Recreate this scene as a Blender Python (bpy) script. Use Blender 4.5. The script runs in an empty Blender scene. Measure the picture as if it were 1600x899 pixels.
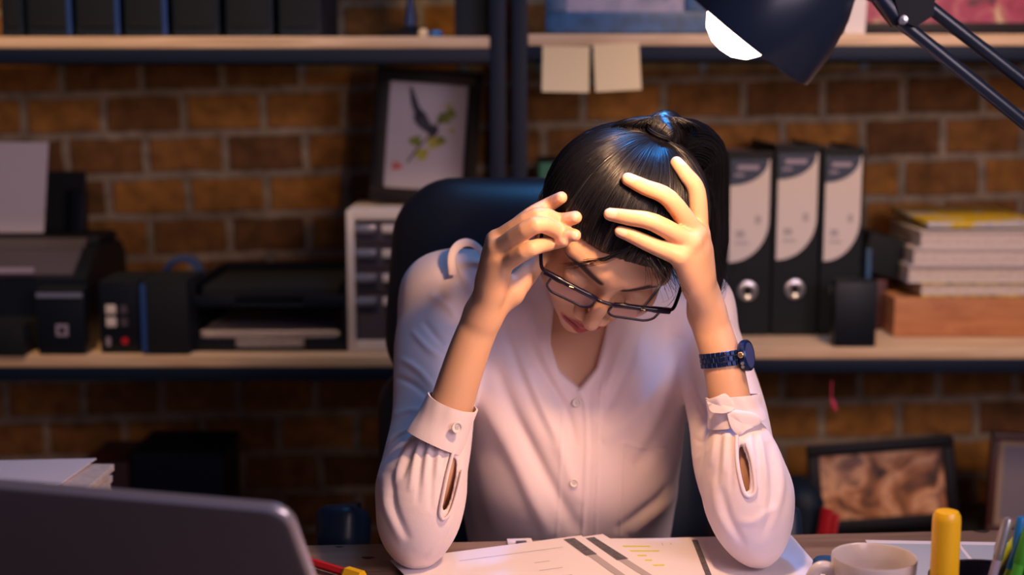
import bpy, bmesh, math, random
import numpy as np
from mathutils import Vector, Matrix, noise
random.seed(7); np.random.seed(7)
S = bpy.context.scene; C = S.collection
R = math.radians; PI = math.pi

# ------------------------------------------------------------------ camera
FPX = 2222.0; CAM = np.array([0.0, 0.0, 1.232]); PIT = math.atan((449.5-125)/FPX)
cd = bpy.data.cameras.new('camera'); cam = bpy.data.objects.new('camera', cd); C.objects.link(cam)
cam.location = CAM; cam.rotation_euler = (R(90)-PIT, 0, 0)
cd.sensor_width = 36; cd.lens = 36*FPX/1600
cd.dof.use_dof = True; cd.dof.focus_distance = 1.37; cd.dof.aperture_fstop = 3.3
cd.clip_start = .02
S.camera = cam
S.view_settings.view_transform = 'Standard'; S.view_settings.look = 'None'
S.view_settings.gamma = 1; S.view_settings.use_curve_mapping = False
S.view_settings.exposure = 0.0
S.cycles.use_denoising = True
S.cycles.max_bounces = 6

def at(px, py, Y):
    """the point at distance Y that the photograph shows at that spot"""
    c, s = math.cos(PIT), math.sin(PIT)
    a = (px-800)/FPX; b = -(py-449.5)/FPX
    d = np.array([a, c+b*s, -s+b*c])
    return CAM + d*(Y/d[1])
def on(px, py, z=.75):
    c, s = math.cos(PIT), math.sin(PIT)
    a = (px-800)/FPX; b = -(py-449.5)/FPX
    d = np.array([a, c+b*s, -s+b*c])
    return CAM + d*((z-CAM[2])/d[2])

# ------------------------------------------------------------------ light
w = bpy.data.worlds.new('dusk'); S.world = w; w.use_nodes = True
w.node_tree.nodes['Background'].inputs[0].default_value = (.20, .26, .62, 1)
w.node_tree.nodes['Background'].inputs[1].default_value = .20

def lamp(name, kind, loc, target, energy, color, size=.3, spot=None, blend=.5, sy=None):
    l = bpy.data.lights.new(name, kind); l.energy = energy; l.color = color
    if kind == 'AREA':
        l.size = size
        if sy: l.shape = 'RECTANGLE'; l.size_y = sy
    else: l.shadow_soft_size = size
    if spot: l.spot_size = R(spot); l.spot_blend = blend
    o = bpy.data.objects.new(name, l); C.objects.link(o); o.location = loc
    d = Vector(target)-Vector(loc); o.rotation_euler = d.to_track_quat('-Z', 'Y').to_euler()
    return o
# pinkish fill light from behind the camera, blue light added overhead for the highlights
lamp('room_light', 'AREA', (1.0, -.4, 1.7), (.15, 1.5, .9), 14, (1, .70, .80), 1.0)
lamp('side_fill', 'AREA', (1.05, .35, 1.55), (.15, 1.42, .90), 7, (1, .76, .76), .5)  # added fill from the front right, brightens the woman and the papers
lamp('blue_top_light', 'AREA', (.30, 1.85, 2.45), (.14, 1.45, 1.15), 7, (.10, .42, 1), .34)
lamp('hair_light', 'SPOT', (.22, 1.72, 2.45), at(1030, 215, 1.42), 230, (.02, .32, 1), .10, 10, .9)  # added narrow blue spot, makes the highlight on the crown
lamp('ceiling_light_left', 'SPOT', (-.70, 1.55, 2.45), (-.68, 2.75, 1.0), 70, (1, .62, .32), .15, 60, 1.0)
lamp('ceiling_light_right', 'SPOT', (.72, 1.35, 2.45), (.78, 2.75, 1.05), 92, (1, .62, .36), .15, 60, 1.0)

# ------------------------------------------------------------------ materials
def mat(name, col, rough=.5, metal=0, spec=.5, noise_=0, scale=20, bump=0, bscale=60, emit=None, estr=1, alpha=None, **kw):
    m = bpy.data.materials.new(name); m.use_nodes = True; nt = m.node_tree; N = nt.nodes; L = nt.links
    b = N['Principled BSDF']
    b.inputs['Base Color'].default_value = (*col, 1); b.inputs['Roughness'].default_value = rough
    b.inputs['Metallic'].default_value = metal; b.inputs['Specular IOR Level'].default_value = spec
    tc = N.new('ShaderNodeTexCoord')
    if noise_:
        n = N.new('ShaderNodeTexNoise'); n.inputs['Scale'].default_value = scale; n.inputs['Detail'].default_value = 4
        L.new(tc.outputs['Object'], n.inputs['Vector'])
        r = N.new('ShaderNodeValToRGB'); e = r.color_ramp.elements
        e[0].position = .3; e[1].position = .7
        e[0].color = (*[c*(1-noise_) for c in col], 1); e[1].color = (*[min(1, c*(1+noise_)) for c in col], 1)
        L.new(n.outputs['Fac'], r.inputs[0]); L.new(r.outputs[0], b.inputs['Base Color'])
    if bump:
        n2 = N.new('ShaderNodeTexNoise'); n2.inputs['Scale'].default_value = bscale; n2.inputs['Detail'].default_value = 5
        L.new(tc.outputs['Object'], n2.inputs['Vector'])
        bp = N.new('ShaderNodeBump'); bp.inputs['Strength'].default_value = bump; bp.inputs['Distance'].default_value = .002
        L.new(n2.outputs['Fac'], bp.inputs['Height']); L.new(bp.outputs[0], b.inputs['Normal'])
    if emit: b.inputs['Emission Color'].default_value = (*emit, 1); b.inputs['Emission Strength'].default_value = estr
    if alpha is not None: b.inputs['Alpha'].default_value = alpha
    for k, v in kw.items(): b.inputs[k.replace('_', ' ')].default_value = v
    return m

def wood_mat(name, c1, c2, scale=(1.5, 22, 22), rough=.55, knots=False):
    m = bpy.data.materials.new(name); m.use_nodes = True; N = m.node_tree.nodes; L = m.node_tree.links
    b = N['Principled BSDF']; b.inputs['Roughness'].default_value = rough
    tc = N.new('ShaderNodeTexCoord'); mp = N.new('ShaderNodeMapping'); mp.inputs['Scale'].default_value = scale
    n = N.new('ShaderNodeTexNoise'); n.inputs['Scale'].default_value = 3; n.inputs['Detail'].default_value = 8
    n.inputs['Distortion'].default_value = .6
    r = N.new('ShaderNodeValToRGB'); e = r.color_ramp.elements
    e[0].position = .3; e[0].color = (*c1, 1); e[1].position = .68; e[1].color = (*c2, 1)
    L.new(tc.outputs['Object'], mp.inputs[0]); L.new(mp.outputs[0], n.inputs['Vector'])
    L.new(n.outputs['Fac'], r.inputs[0]); L.new(r.outputs[0], b.inputs['Base Color'])
    bp = N.new('ShaderNodeBump'); bp.inputs['Strength'].default_value = .25; bp.inputs['Distance'].default_value = .002
    L.new(n.outputs['Fac'], bp.inputs['Height']); L.new(bp.outputs[0], b.inputs['Normal'])
    return m

def brick_mat():
    m = bpy.data.materials.new('brick'); m.use_nodes = True; N = m.node_tree.nodes; L = m.node_tree.links
    b = N['Principled BSDF']; b.inputs['Roughness'].default_value = .85; b.inputs['Specular IOR Level'].default_value = .25
    tc = N.new('ShaderNodeTexCoord')
    nz = N.new('ShaderNodeTexNoise'); nz.inputs['Scale'].default_value = 14; nz.inputs['Detail'].default_value = 3
    L.new(tc.outputs['UV'], nz.inputs['Vector'])
    mx = N.new('ShaderNodeMixRGB'); mx.blend_type = 'LINEAR_LIGHT'; mx.inputs[0].default_value = .006
    L.new(tc.outputs['UV'], mx.inputs[1]); L.new(nz.outputs['Color'], mx.inputs[2])
    br = N.new('ShaderNodeTexBrick'); br.offset = .5
    br.inputs['Color1'].default_value = (.17, .080, .030, 1); br.inputs['Color2'].default_value = (.45, .205, .045, 1)
    br.inputs['Mortar'].default_value = (.36, .29, .20, 1)
    br.inputs['Scale'].default_value = 1; br.inputs['Brick Width'].default_value = .1535; br.inputs['Row Height'].default_value = .0795
    br.inputs['Mortar Size'].default_value = .0095; br.inputs['Mortar Smooth'].default_value = .25
    L.new(mx.outputs[0], br.inputs['Vector'])
    n2 = N.new('ShaderNodeTexNoise'); n2.inputs['Scale'].default_value = 30; n2.inputs['Detail'].default_value = 6
    n3 = N.new('ShaderNodeTexNoise'); n3.inputs['Scale'].default_value = 5; n3.inputs['Detail'].default_value = 2
    L.new(tc.outputs['UV'], n2.inputs['Vector']); L.new(tc.outputs['UV'], n3.inputs['Vector'])
    for nn, lo, hi, prev in ((n2, .62, 1.25, br.outputs['Color']), (n3, .70, 1.25, None)):
        r = N.new('ShaderNodeMapRange'); r.inputs[1].default_value = .3; r.inputs[2].default_value = .7
        r.inputs[3].default_value = lo; r.inputs[4].default_value = hi
        L.new(nn.outputs['Fac'], r.inputs[0])
        v = N.new('ShaderNodeVectorMath'); v.operation = 'SCALE'
        L.new(prev if prev else last.outputs[0], v.inputs[0]); L.new(r.outputs[0], v.inputs['Scale'])
        last = v
    L.new(last.outputs[0], b.inputs['Base Color'])
    ma = N.new('ShaderNodeMath'); ma.operation = 'MULTIPLY_ADD'; ma.inputs[1].default_value = .25
    inv = N.new('ShaderNodeMath'); inv.operation = 'SUBTRACT'; inv.inputs[0].default_value = 1
    L.new(br.outputs['Fac'], inv.inputs[1]); L.new(n2.outputs['Fac'], ma.inputs[0]); L.new(inv.outputs[0], ma.inputs[2])
    bp = N.new('ShaderNodeBump'); bp.inputs['Strength'].default_value = 1; bp.inputs['Distance'].default_value = .006
    L.new(ma.outputs[0], bp.inputs['Height']); L.new(bp.outputs[0], b.inputs['Normal'])
    return m

def blotch_mat(name, cols, scale=12, rough=.4, dist=1.2):
    m = bpy.data.materials.new(name); m.use_nodes = True; N = m.node_tree.nodes; L = m.node_tree.links
    b = N['Principled BSDF']; b.inputs['Roughness'].default_value = rough
    tc = N.new('ShaderNodeTexCoord'); n = N.new('ShaderNodeTexNoise'); n.inputs['Scale'].default_value = scale
    n.inputs['Detail'].default_value = 5; n.inputs['Distortion'].default_value = dist
    r = N.new('ShaderNodeValToRGB'); cr = r.color_ramp
    while len(cr.elements) < len(cols): cr.elements.new(.5)
    for i, c in enumerate(cols):
        cr.elements[i].position = .28+.44*i/(len(cols)-1); cr.elements[i].color = (*c, 1)
    L.new(tc.outputs['Object'], n.inputs['Vector']); L.new(n.outputs['Fac'], r.inputs[0]); L.new(r.outputs[0], b.inputs['Base Color'])
    return m

M = dict(
    brick=brick_mat(),
    plaster=mat('plaster', (.30, .26, .24), .9, noise_=.1),
    floor=wood_mat('floor_boards', (.05, .035, .025), (.10, .07, .05)),
    steel=mat('painted_steel', (.004, .011, .028), .5, 0, .22, bump=.1),
    shelf=wood_mat('shelf_wood', (.52, .35, .21), (.78, .57, .38), (2, 30, 30)),
    desk=wood_mat('desk_wood', (.13, .075, .05), (.34, .22, .16), (1.2, 16, 16), .5),
    desk_dark=mat('desk_knot', (.03, .018, .012), .6),
    black=mat('black_plastic', (.004, .007, .012), .42, 0, .35),
    matte=mat('matte_black', (.006, .009, .014), .7, 0, .3),
    box=mat('navy_card', (.005, .013, .024), .55, 0, .3),
    blue=mat('blue_edge', (.02, .06, .22), .4),
    teal=mat('green_card', (.02, .20, .13), .5),
    white=mat('white_card', (.66, .60, .60), .6),
    paper=mat('paper', (.80, .75, .82), .7, bump=.05, bscale=30),
    paper_dim=mat('paper_edges', (.60, .52, .50), .8, noise_=.12, scale=120),
    grey=mat('grey_plastic', (.30, .26, .36), .45),
    silver=mat('silver', (.55, .55, .60), .3, .8),
    note=mat('cream_note', (.80, .64, .38), .8),
    frame=mat('dark_frame', (.006, .005, .008), .5, 0, .25),
    frame_wood=mat('brown_frame', (.07, .022, .020), .45),
    frame_blue=mat('blue_frame', (.015, .07, .17), .45, noise_=.4, scale=60),
    red=mat('red', (.50, .012, .02), .45), yellow=mat('yellow', (.85, .48, .01), .35), pink=mat('pink', (.6, .05, .12), .5),
    green=mat('green', (.06, .35, .03), .35), bluepen=mat('blue_pen', (.01, .16, .45), .35), cyan=mat('cyan', (.02, .38, .55), .35),
    lime=mat('lime', (.50, .62, .02), .4),
    woodbox=wood_mat('box_wood', (.36, .13, .05), (.56, .25, .10), (3, 14, 14)),
    leather=mat('chair_leather', (.008, .014, .026), .38, 0, .7, bump=.10, bscale=260),
    ceramic=mat('ceramic', (.60, .53, .52), .18, 0, .6),
    alu=mat('aluminium', (.17, .17, .19), .42, .55),
    alu_edge=mat('aluminium_edge', (.62, .58, .62), .3, .7),
    ink=mat('printed_ink', (.10, .095, .12), .7, noise_=.35, scale=220),
    ink_pale=mat('pale_ink', (.42, .38, .42), .7),
    form=mat('form_tint', (.42, .47, .56), .7),
    enamel=mat('lamp_enamel', (.012, .022, .045), .28, .2, .6),
    bulb=mat('bulb', (1, 1, 1), .5, emit=(1, .72, .62), estr=14),
    drawer=mat('drawer_face', (.075, .065, .085), .35),
)

# ------------------------------------------------------------------ mesh helpers
def rotm(rx=0, ry=0, rz=0):
    return np.array(Matrix.Rotation(rz, 3, 'Z') @ Matrix.Rotation(ry, 3, 'Y') @ Matrix.Rotation(rx, 3, 'X'))
class MB:
    def __init__(s): s.v = []; s.f = []; s.m = []; s.n = 0
    def add(s, v, f, mi=0):
        v = np.asarray(v, float); s.v.append(v); s.f += [tuple(int(i)+s.n for i in q) for q in f]; s.m += [mi]*len(f); s.n += len(v); return s
    def box(s, c, d, rot=None, bev=0, seg=2, mi=0):
        bm = bmesh.new(); bmesh.ops.create_cube(bm, size=1)
        for v in bm.verts: v.co = Vector([v.co[i]*d[i] for i in range(3)])
        if bev: bmesh.ops.bevel(bm, geom=list(bm.edges), offset=bev, segments=seg, affect='EDGES', profile=.6)
        v = np.array([x.co[:] for x in bm.verts]); f = [[x.index for x in q.verts] for q in bm.faces]; bm.free()
        if rot is not None: v = v@rot.T
        return s.add(v+np.array(c), f, mi)
    def tube(s, pts, rad, n=12, mi=0, caps=True, flat=None):
        pts = np.asarray(pts, float); k = len(pts)
        rad = np.full(k, rad) if np.isscalar(rad) else np.asarray(rad, float)
        T = np.gradient(pts, axis=0); T /= np.linalg.norm(T, axis=1)[:, None]+1e-12
        u = np.cross(T[0], [0, 0, 1.0]);
        if np.linalg.norm(u) < .1: u = np.cross(T[0], [0, 1.0, 0])
        u /= np.linalg.norm(u); V = []
        for i in range(k):
            u = u-T[i]*(u@T[i]); u /= np.linalg.norm(u); w_ = np.cross(T[i], u)
            a = np.arange(n)*2*PI/n
            V.append(pts[i]+rad[i]*(np.cos(a)[:, None]*u+np.sin(a)[:, None]*w_*(flat or 1)))
        F = [(i*n+j, i*n+(j+1) % n, (i+1)*n+(j+1) % n, (i+1)*n+j) for i in range(k-1) for j in range(n)]
        if caps: F += [tuple(range(n-1, -1, -1)), tuple((k-1)*n+j for j in range(n))]
        return s.add(np.concatenate(V), F, mi)
    def lathe(s, prof, c=(0, 0, 0), n=40, mi=0, rot=None, close=False):
        a = np.arange(n)*2*PI/n
        V = np.concatenate([np.stack([r*np.cos(a), r*np.sin(a), np.full(n, z)], 1) for r, z in prof]); k = len(prof)
        F = [(i*n+j, i*n+(j+1) % n, (i+1)*n+(j+1) % n, (i+1)*n+j) for i in range(k-1) for j in range(n)]
        if close: F += [tuple(range(n-1, -1, -1)), tuple((k-1)*n+j for j in range(n))]
        if rot is not None: V = V@rot.T
        return s.add(V+np.array(c), F, mi)
    def prism(s, poly, o, ux, uy, ext, mi=0):
        o, ux, uy, ext = map(lambda q: np.asarray(q, float), (o, ux, uy, ext)); n = len(poly)
        A = np.array([o+ux*p[0]+uy*p[1] for p in poly])
        F = [tuple(range(n-1, -1, -1)), tuple(range(n, 2*n))]+[(i, (i+1) % n, n+(i+1) % n, n+i) for i in range(n)]
        return s.add(np.concatenate([A, A+ext]), F, mi)
    def build(s, name, mats, parent=None, smooth=True, ang=35, loc=None):
        me = bpy.data.meshes.new(name); V = np.concatenate(s.v)
        if loc is not None: V = V-np.array(loc)
        me.from_pydata(V.tolist(), [], s.f)
        ms = mats if isinstance(mats, (list, tuple)) else [mats]
        for m in ms: me.materials.append(M[m] if isinstance(m, str) else m)
        me.polygons.foreach_set('material_index', s.m)
        bm = bmesh.new(); bm.from_mesh(me); bmesh.ops.recalc_face_normals(bm, faces=bm.faces); bm.to_mesh(me); bm.free()
        if smooth:
            me.polygons.foreach_set('use_smooth', [True]*len(me.polygons)); me.set_sharp_from_angle(angle=R(ang))
        o = bpy.data.objects.new(name, me); C.objects.link(o)
        if parent: o.parent = parent
        if loc is not None: o.location = loc
        return o
def tag(o, label, cat, group=None):
    o['label'] = label; o['category'] = cat
    if group: o['group'] = group
    return o
def thing(name, label, cat, loc, rz=0, group=None, rot=None):
    o = bpy.data.objects.new(name, None); C.objects.link(o); o.location = loc; o.empty_display_size = .05
    o.rotation_euler = rot if rot is not None else (0, 0, rz); return tag(o, label, cat, group)
def struct(o): o['kind'] = 'structure'; return o
def copy_tree(o, parent=None):
    c = o.copy(); C.objects.link(c); c.parent = parent
    for ch in [x for x in C.objects if x.parent == o]: copy_tree(ch, c)
    return c
def rrect(w_, h, r, n=6):
    P = []
    for cx, cy, a0 in ((w_/2-r, h/2-r, 0), (-w_/2+r, h/2-r, 90), (-w_/2+r, -h/2+r, 180), (w_/2-r, -h/2+r, 270)):
        for i in range(n+1): a = R(a0+90*i/n); P.append((cx+r*math.cos(a), cy+r*math.sin(a)))
    return P

# ------------------------------------------------------------------ the room
WY = 2.75
def wall_back():
    v = [(-2.3, WY, 0), (2.3, WY, 0), (2.3, WY, 2.7), (-2.3, WY, 2.7), (-2.3, WY+.12, 0), (2.3, WY+.12, 0), (2.3, WY+.12, 2.7), (-2.3, WY+.12, 2.7)]
    f = [(0, 1, 2, 3), (5, 4, 7, 6), (4, 0, 3, 7), (1, 5, 6, 2), (3, 2, 6, 7)]
    me = bpy.data.meshes.new('wall_back'); me.from_pydata(v, [], f); me.materials.append(M['brick'])
    uv = me.uv_layers.new(name='UVMap'); t = R(1.35)
    ph = at(160, 147, WY)          # a joint where one course starts
    for li, l in enumerate(me.loops):
        x, y, z = me.vertices[l.vertex_index].co
        dx, dz = x-ph[0], z-ph[2]
        u = dx*math.cos(t)+dz*math.sin(t); vv = -dx*math.sin(t)+dz*math.cos(t)
        uv.data[li].uv = (u+.1535*20, vv+.0795*40-0.0)
    o = bpy.data.objects.new('wall_back', me); C.objects.link(o); return struct(o)
wall_back()
for nm, c, d in (('wall_left', (-2.36, .9, 1.35), (.12, 3.7, 2.7)), ('wall_right', (2.36, .9, 1.35), (.12, 3.7, 2.7)), ('ceiling', (0, .9, 2.76), (4.84, 3.96, .12))):
    struct(MB().box(c, d).build(nm, 'plaster'))
struct(MB().box((0, .9, -.05), (4.84, 3.96, .1)).build('floor', 'floor'))

# ------------------------------------------------------------------ the two steel shelving racks
SY = 2.35; SD = .36                               # front face and depth
zUL = at(0, 57, SY)[2]; zUR = at(1000, 53, SY)[2]; zLL = at(300, 557, SY)[2]; zLR = at(1400, 544, SY)[2]
zB = .20
def rack(label, x0, x1, zu, zl, post_r):
    t = thing('shelving_rack', label, 'shelf', ((x0+x1)/2, SY+SD/2, 0), group=None)
    lx0, lx1 = x0-(x0+x1)/2, x1-(x0+x1)/2; pw = .025
    for sx in (lx0+pw/2, lx1-pw/2):
        for yy in (-SD/2+.014, SD/2-.014):
            MB().box((sx, yy, 1.1), (pw, .028, 2.2), bev=.002).build('post', 'steel', t)
    for z in (zu, zl, zB, 2.1):
        b = MB()
        b.box(((lx0+lx1)/2, -SD/2+.012, z-.031), (lx1-lx0-2*pw, .022, .023), bev=.002)
        b.box(((lx0+lx1)/2, SD/2-.012, z-.031), (lx1-lx0-2*pw, .022, .023), bev=.002)
        for sx in (lx0+pw+.008, lx1-pw-.008): b.box((sx, 0, z-.031), (.016, SD-.05, .023))
        b.build('beam', 'steel', t)
        MB().box(((lx0+lx1)/2, 0, z-.0095), (lx1-lx0-2*pw-.002, SD-.002, .019), bev=.002).build('shelf_board', 'shelf', t)
    return t
xpL = at(790, 300, SY)[0]; xpR = at(800, 300, SY)[0]
rack('dark blue steel shelving rack with wooden boards, printer on its lower shelf', -1.55, xpL, zUL, zLL, True)
rack('dark blue steel shelving rack with wooden boards, lever arch binders on its lower shelf', xpR, 1.45, zUR, zLR, False)

zUL += .0012; zUR += .0012; zLL += .0012; zLR += .0012; zB += .0012
# ------------------------------------------------------------------ upper left shelf
g = 'dark box files on the upper left shelf'
xs = [(-75, -2), (0, 38), (41, 113), (117, 188), (193, 262), (268, 344), (351, 428), (434, 503)]
names = ['second navy box file from the left end of the upper shelf row', 'narrow dark box file at the left edge of the upper shelf',
         'dark box file with a painted blue highlight on its right edge, third from the left on the upper shelf', 'dark box file with a painted blue highlight on its right edge, fourth from the left on the upper shelf',
         'dark box file with a painted blue highlight on its right edge, fifth from the left on the upper shelf', 'plain navy box file, third from the right in the upper shelf row',
         'plain navy box file, second from the right in the upper shelf row', 'rightmost navy box file of the upper shelf row, beside bare brick']
for i, (a, b) in enumerate(xs):
    if i == 0: continue
    xa, xb = at(a, 40, 2.38)[0], at(b, 40, 2.38)[0]; wd = xb-xa
    t = thing('box_file', names[i], 'box file', ((xa+xb)/2, 2.50, zUL), group=g)
    MB().box((0, 0, .16), (wd-.004, .24, .32), bev=.003).build('box_body', 'box', t)
    MB().box((0, -.1215, .16), (wd-.016, .003, .29), bev=.001).build('front_panel', 'matte', t)
    if i in (2, 3, 4): MB().box((wd/2-.004, -.122, .16), (.008, .004, .318), bev=.001).build('side_edge', 'blue', t)  # blue edge highlight put in as a coloured strip

p = at(640, 54, 2.45)
t = thing('small_lamp', 'dark round-based stand with a glossy blue stem on the upper left shelf', 'lamp', (p[0], 2.47, zUL))
MB().lathe([(0, 0), (.055, 0), (.055, .006), (.03, .012), (.012, .02), (0, .02)]).build('base', 'black', t)
MB().lathe([(.008, .015), (.010, .03), (.006, .06), (.006, .16), (0, .16)]).build('stem', 'blue', t)
MB().lathe([(.0, .19), (.03, .185), (.06, .14), (.075, .10), (.07, .10), (.055, .14), (0, .18)]).build('shade', 'black', t)
p = at(661, 52, 2.38); t = MB().lathe([(0, 0), (.008, 0), (.009, .006), (.006, .012), (0, .013)], n=20).build('trinket', 'note', loc=None)
t.location = (p[0], 2.385, zUL); tag(t, 'tiny tan knob lying on the front edge of the upper left shelf', 'trinket')
p = at(681, 52, 2.38); t = MB().lathe([(0, 0), (.009, 0), (.011, .004), (.008, .009), (0, .01)], n=20).build('trinket', 'bluepen', loc=None)
t.location = (p[0], 2.385, zUL); tag(t, 'tiny blue cap lying on the front edge of the upper left shelf', 'trinket')
xa, xb = at(708, 30, 2.40)[0], at(766, 30, 2.40)[0]
t = thing('storage_box', 'dark storage box beside the rack post on the upper left shelf', 'box', ((xa+xb)/2, 2.52, zUL))
MB().box((0, 0, .10), (xb-xa-.004, .22, .20), bev=.004).build('box_body', 'box', t)
MB().box((0, 0, .2075), (xb-xa-.006, .226, .015), bev=.003).build('lid', 'black', t)

# ------------------------------------------------------------------ upper right shelf
def picture_frame(label, loc, w_, h, border, fm, pm, lean=8, rz=0, roll=0, depth=.018, mount=None, extra=None, cat='picture frame'):
    """a framed picture leaning back; loc is the middle of its lower edge"""
    t = thing('picture_frame', label, cat, loc)
    t.rotation_euler = (R(-lean), R(roll), rz)
    b = MB()
    for c, d in (((0, 0, border/2), (w_, depth, border)), ((0, 0, h-border/2), (w_, depth, border)),
                 ((-w_/2+border/2, 0, h/2), (border, depth, h-2*border)), ((w_/2-border/2, 0, h/2), (border, depth, h-2*border))):
        b.box(c, d, bev=.0025)
    b.build('frame', fm, t)
    MB().box((0, .004, h/2), (w_-2*border+.004, .006, h-2*border+.004)).build('picture', pm, t)
    if mount:
        bw, mm = mount; b = MB(); W2, H2 = w_-2*border, h-2*border
        for c, d in (((0, -.001, border+bw/2), (W2, .004, bw)), ((0, -.001, h-border-bw/2), (W2, .004, bw)),
                     ((-W2/2+bw/2, -.001, h/2), (bw, .004, H2-2*bw)), ((W2/2-bw/2, -.001, h/2), (bw, .004, H2-2*bw))): b.box(c, d)
        b.build('mount', mm, t)
    if extra: extra(t)
    return t
MX = blotch_mat('pale_blue_print', [(.16, .17, .26), (.30, .27, .36), (.22, .21, .32)], 20)
MF = blotch_mat('flower_print', [(.05, .01, .02), (.25, .02, .06), (.30, .03, .09), (.35, .16, .10), (.5, .36, .24)], 22)
MA = blotch_mat('autumn_print', [(.02, .012, .01), (.10, .04, .018), (.42, .17, .06), (.75, .42, .24), (.16, .07, .05), (.40, .16, .07)], 15, dist=.9)
pa = at(852, 50, 2.42); pb = at(1105, 50, 2.42)
picture_frame('wide blue picture frame with a pale print on the upper right shelf', ((pa[0]+pb[0])/2, 2.42, zUR+.001), pb[0]-pa[0], .24, .036, 'frame_blue', MX, 9)
pa = at(1306, 50, 2.44); pb = at(1340, 50, 2.44)
t = MB().prism([(0, 0), (.034, 0), (.047, .21), (-.03, .21)], (0, 0, 0), (1, 0, 0), (0, .12, .99), (0, .004, 0)).build('card', 'white')
t.location = (pa[0]-.002, 2.37, zUR); tag(t, 'white card leaning behind the desk lamp shade on the upper shelf', 'card')
pa = at(1338, 48, 2.42)
picture_frame('black frame with a red and pink floral print on the upper right shelf', (pa[0]+.17, 2.43, zUR+.001), .34, .25, .018, 'frame', MF, 8)

def sticky(px0, py0, px1, py1, label, roll):
    a = at(px0, py0, SY-.004); b = at(px1, py1, SY-.004); w_, h = b[0]-a[0], a[2]-b[2]
    bm = MB(); n = 8; V = []; F = []
    for k in (0, 1):
        for i in range(n+1):
            for j in range(2):
                V.append((w_*(j-.5), -.010*(i/n)**2+k*.0006, -h*i/n))
    for i in range(n):
        q = i*2; F += [(q, q+1, q+3, q+2), (q+2*n+2, q+2*n+4, q+2*n+5, q+2*n+3)]
    F += [(i*2, i*2+2, (i+n+1)*2+2, (i+n+1)*2) for i in range(n)]+[(i*2+1, (i+n+1)*2+1, (i+n+1)*2+3, i*2+3) for i in range(n)]
    F += [(0, 2*n+2, 2*n+3, 1), (2*n, 2*n+1, 4*n+3, 4*n+2)]
    o = bm.add(V, F).build('sticky_note', 'note'); o.location = ((a[0]+b[0])/2, SY-.0015, a[2]); o.rotation_euler = (0, R(roll), 0)
    return tag(o, label, 'note', 'sticky notes on the shelf beam')
sticky(848, 72, 921, 144, 'left cream sticky note, hanging straight from the shelf beam', 1)
sticky(927, 68, 998, 142, 'right cream sticky note, hanging slightly askew from the shelf beam', -3)

# ------------------------------------------------------------------ lower left shelf
p = at(60, 548, 2.44)
t = thing('printer', 'black inkjet printer with a sheet standing in its rear feed', 'printer', (at(-45, 548, 2.5)[0], 2.545, zLL))
W = at(168, 450, 2.42)[0]-at(-260, 450, 2.42)[0]
b = MB(); b.prism([(-.13, 0), (.13, 0), (.13, .135), (.10, .165), (-.06, .165), (-.125, .12)], (-W/2, 0, 0), (0, 1, 0), (0, 0, 1), (W, 0, 0))
b.build('body', 'black', t)
MB().box((0, -.075, .150), (W*.9, .11, .012), rotm(R(28)), .003).build('control_panel', 'drawer', t)
MB().box((0, .05, .173), (W*.96, .12, .016), bev=.006).build('scanner_lid', 'matte', t)
MB().box((0, -.135, .03), (W*.7, .02, .05), bev=.003).build('output_tray', 'matte', t)
MB().box((.03, -.129, .135), (W*.5, .006, .010), bev=.002).build('trim_strip', 'grey', t)
MB().box((.045, .125, .23), (.24, .012, .12), rotm(R(-12)), .004).build('paper_support', 'matte', t)
MB().box((.158, .105, .215), (.03, .03, .085), rotm(R(-12)), .004).build('edge_guide', 'black', t)
q = at(72, 260, 2.55); q2 = at(62, 385, 2.55)
sh = MB().prism([(-.32, 0), (0, 0), (.012, .165), (-.31, .165)], (0, 0, 0), (1, 0, 0), (0, .08, .99), (0, .002, 0)).build('paper_sheet', 'paper')
sh.location = (q2[0], 2.575, zLL+.184); tag(sh, 'blank sheet standing in the rear feed of the printer', 'paper')

def carton(px0, px1, pyt, Y, dep, m, label, name='carton', zl=None, ribs=False, marks=None, pyb=None):
    zl = zLL if zl is None else zl
    a = at(px0, pyt, Y); b = at(px1, pyt, Y); h = a[2]-zl; wd = b[0]-a[0]
    t = thing(name, label, 'box', ((a[0]+b[0])/2, Y+dep/2, zl))
    MB().box((0, 0, h/2), (wd, dep, h), bev=.003).build('box_body', m, t)
    MB().box((0, 0, h+.001), (wd*.98, dep*.98, .004), bev=.001).build('lid', 'matte', t)
    if marks: marks(t, wd, h, -dep/2)
    return t
def mk1(t, w_, h, y):
    MB().box((0, y-.001, h-.008), (w_*.96, .003, .008)).build('trim_strip', 'silver', t)
    b = MB(); b.box((.002, y-.001, h*.38), (.020, .002, .020)); b.build('printed_mark', 'grey', t)
    MB().box((.002, y-.0022, h*.38), (.010, .001, .010)).build('printed_mark', 'black', t)
def mk2(t, w_, h, y):
    for zz in (.62, .44):
        MB().box((-.014, y-.001, h*zz), (.017, .002, .016), bev=.0008).build('printed_picture', 'white', t)
        MB().box((.008, y-.001, h*zz), (.012, .002, .014)).build('printed_picture', 'drawer', t)
    MB().box((-.020, y-.001, h*.16), (.007, .002, .015)).build('printed_mark', 'grey', t)
    MB().lathe([(0, 0), (.006, 0), (.006, .001), (0, .001)], (0.008, y, h*.17), 16, rot=rotm(R(90))).build('printed_mark', 'red', t)
def mk3(t, w_, h, y):
    MB().box((-w_/2+.005, y-.001, h/2), (.009, .003, h*.96)).build('side_edge', 'blue', t)
carton(55, 130, 454, 2.36, .04, 'black', 'black carton with a silver strip and a small square mark below the printer', marks=mk1)
carton(153, 216, 442, 2.375, .12, 'black', 'black ink carton with small white pictures and a red dot', marks=mk2)
carton(218, 292, 442, 2.36, .13, 'matte', 'plain black carton with a blue left edge, right of the ink carton', marks=mk3)
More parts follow.
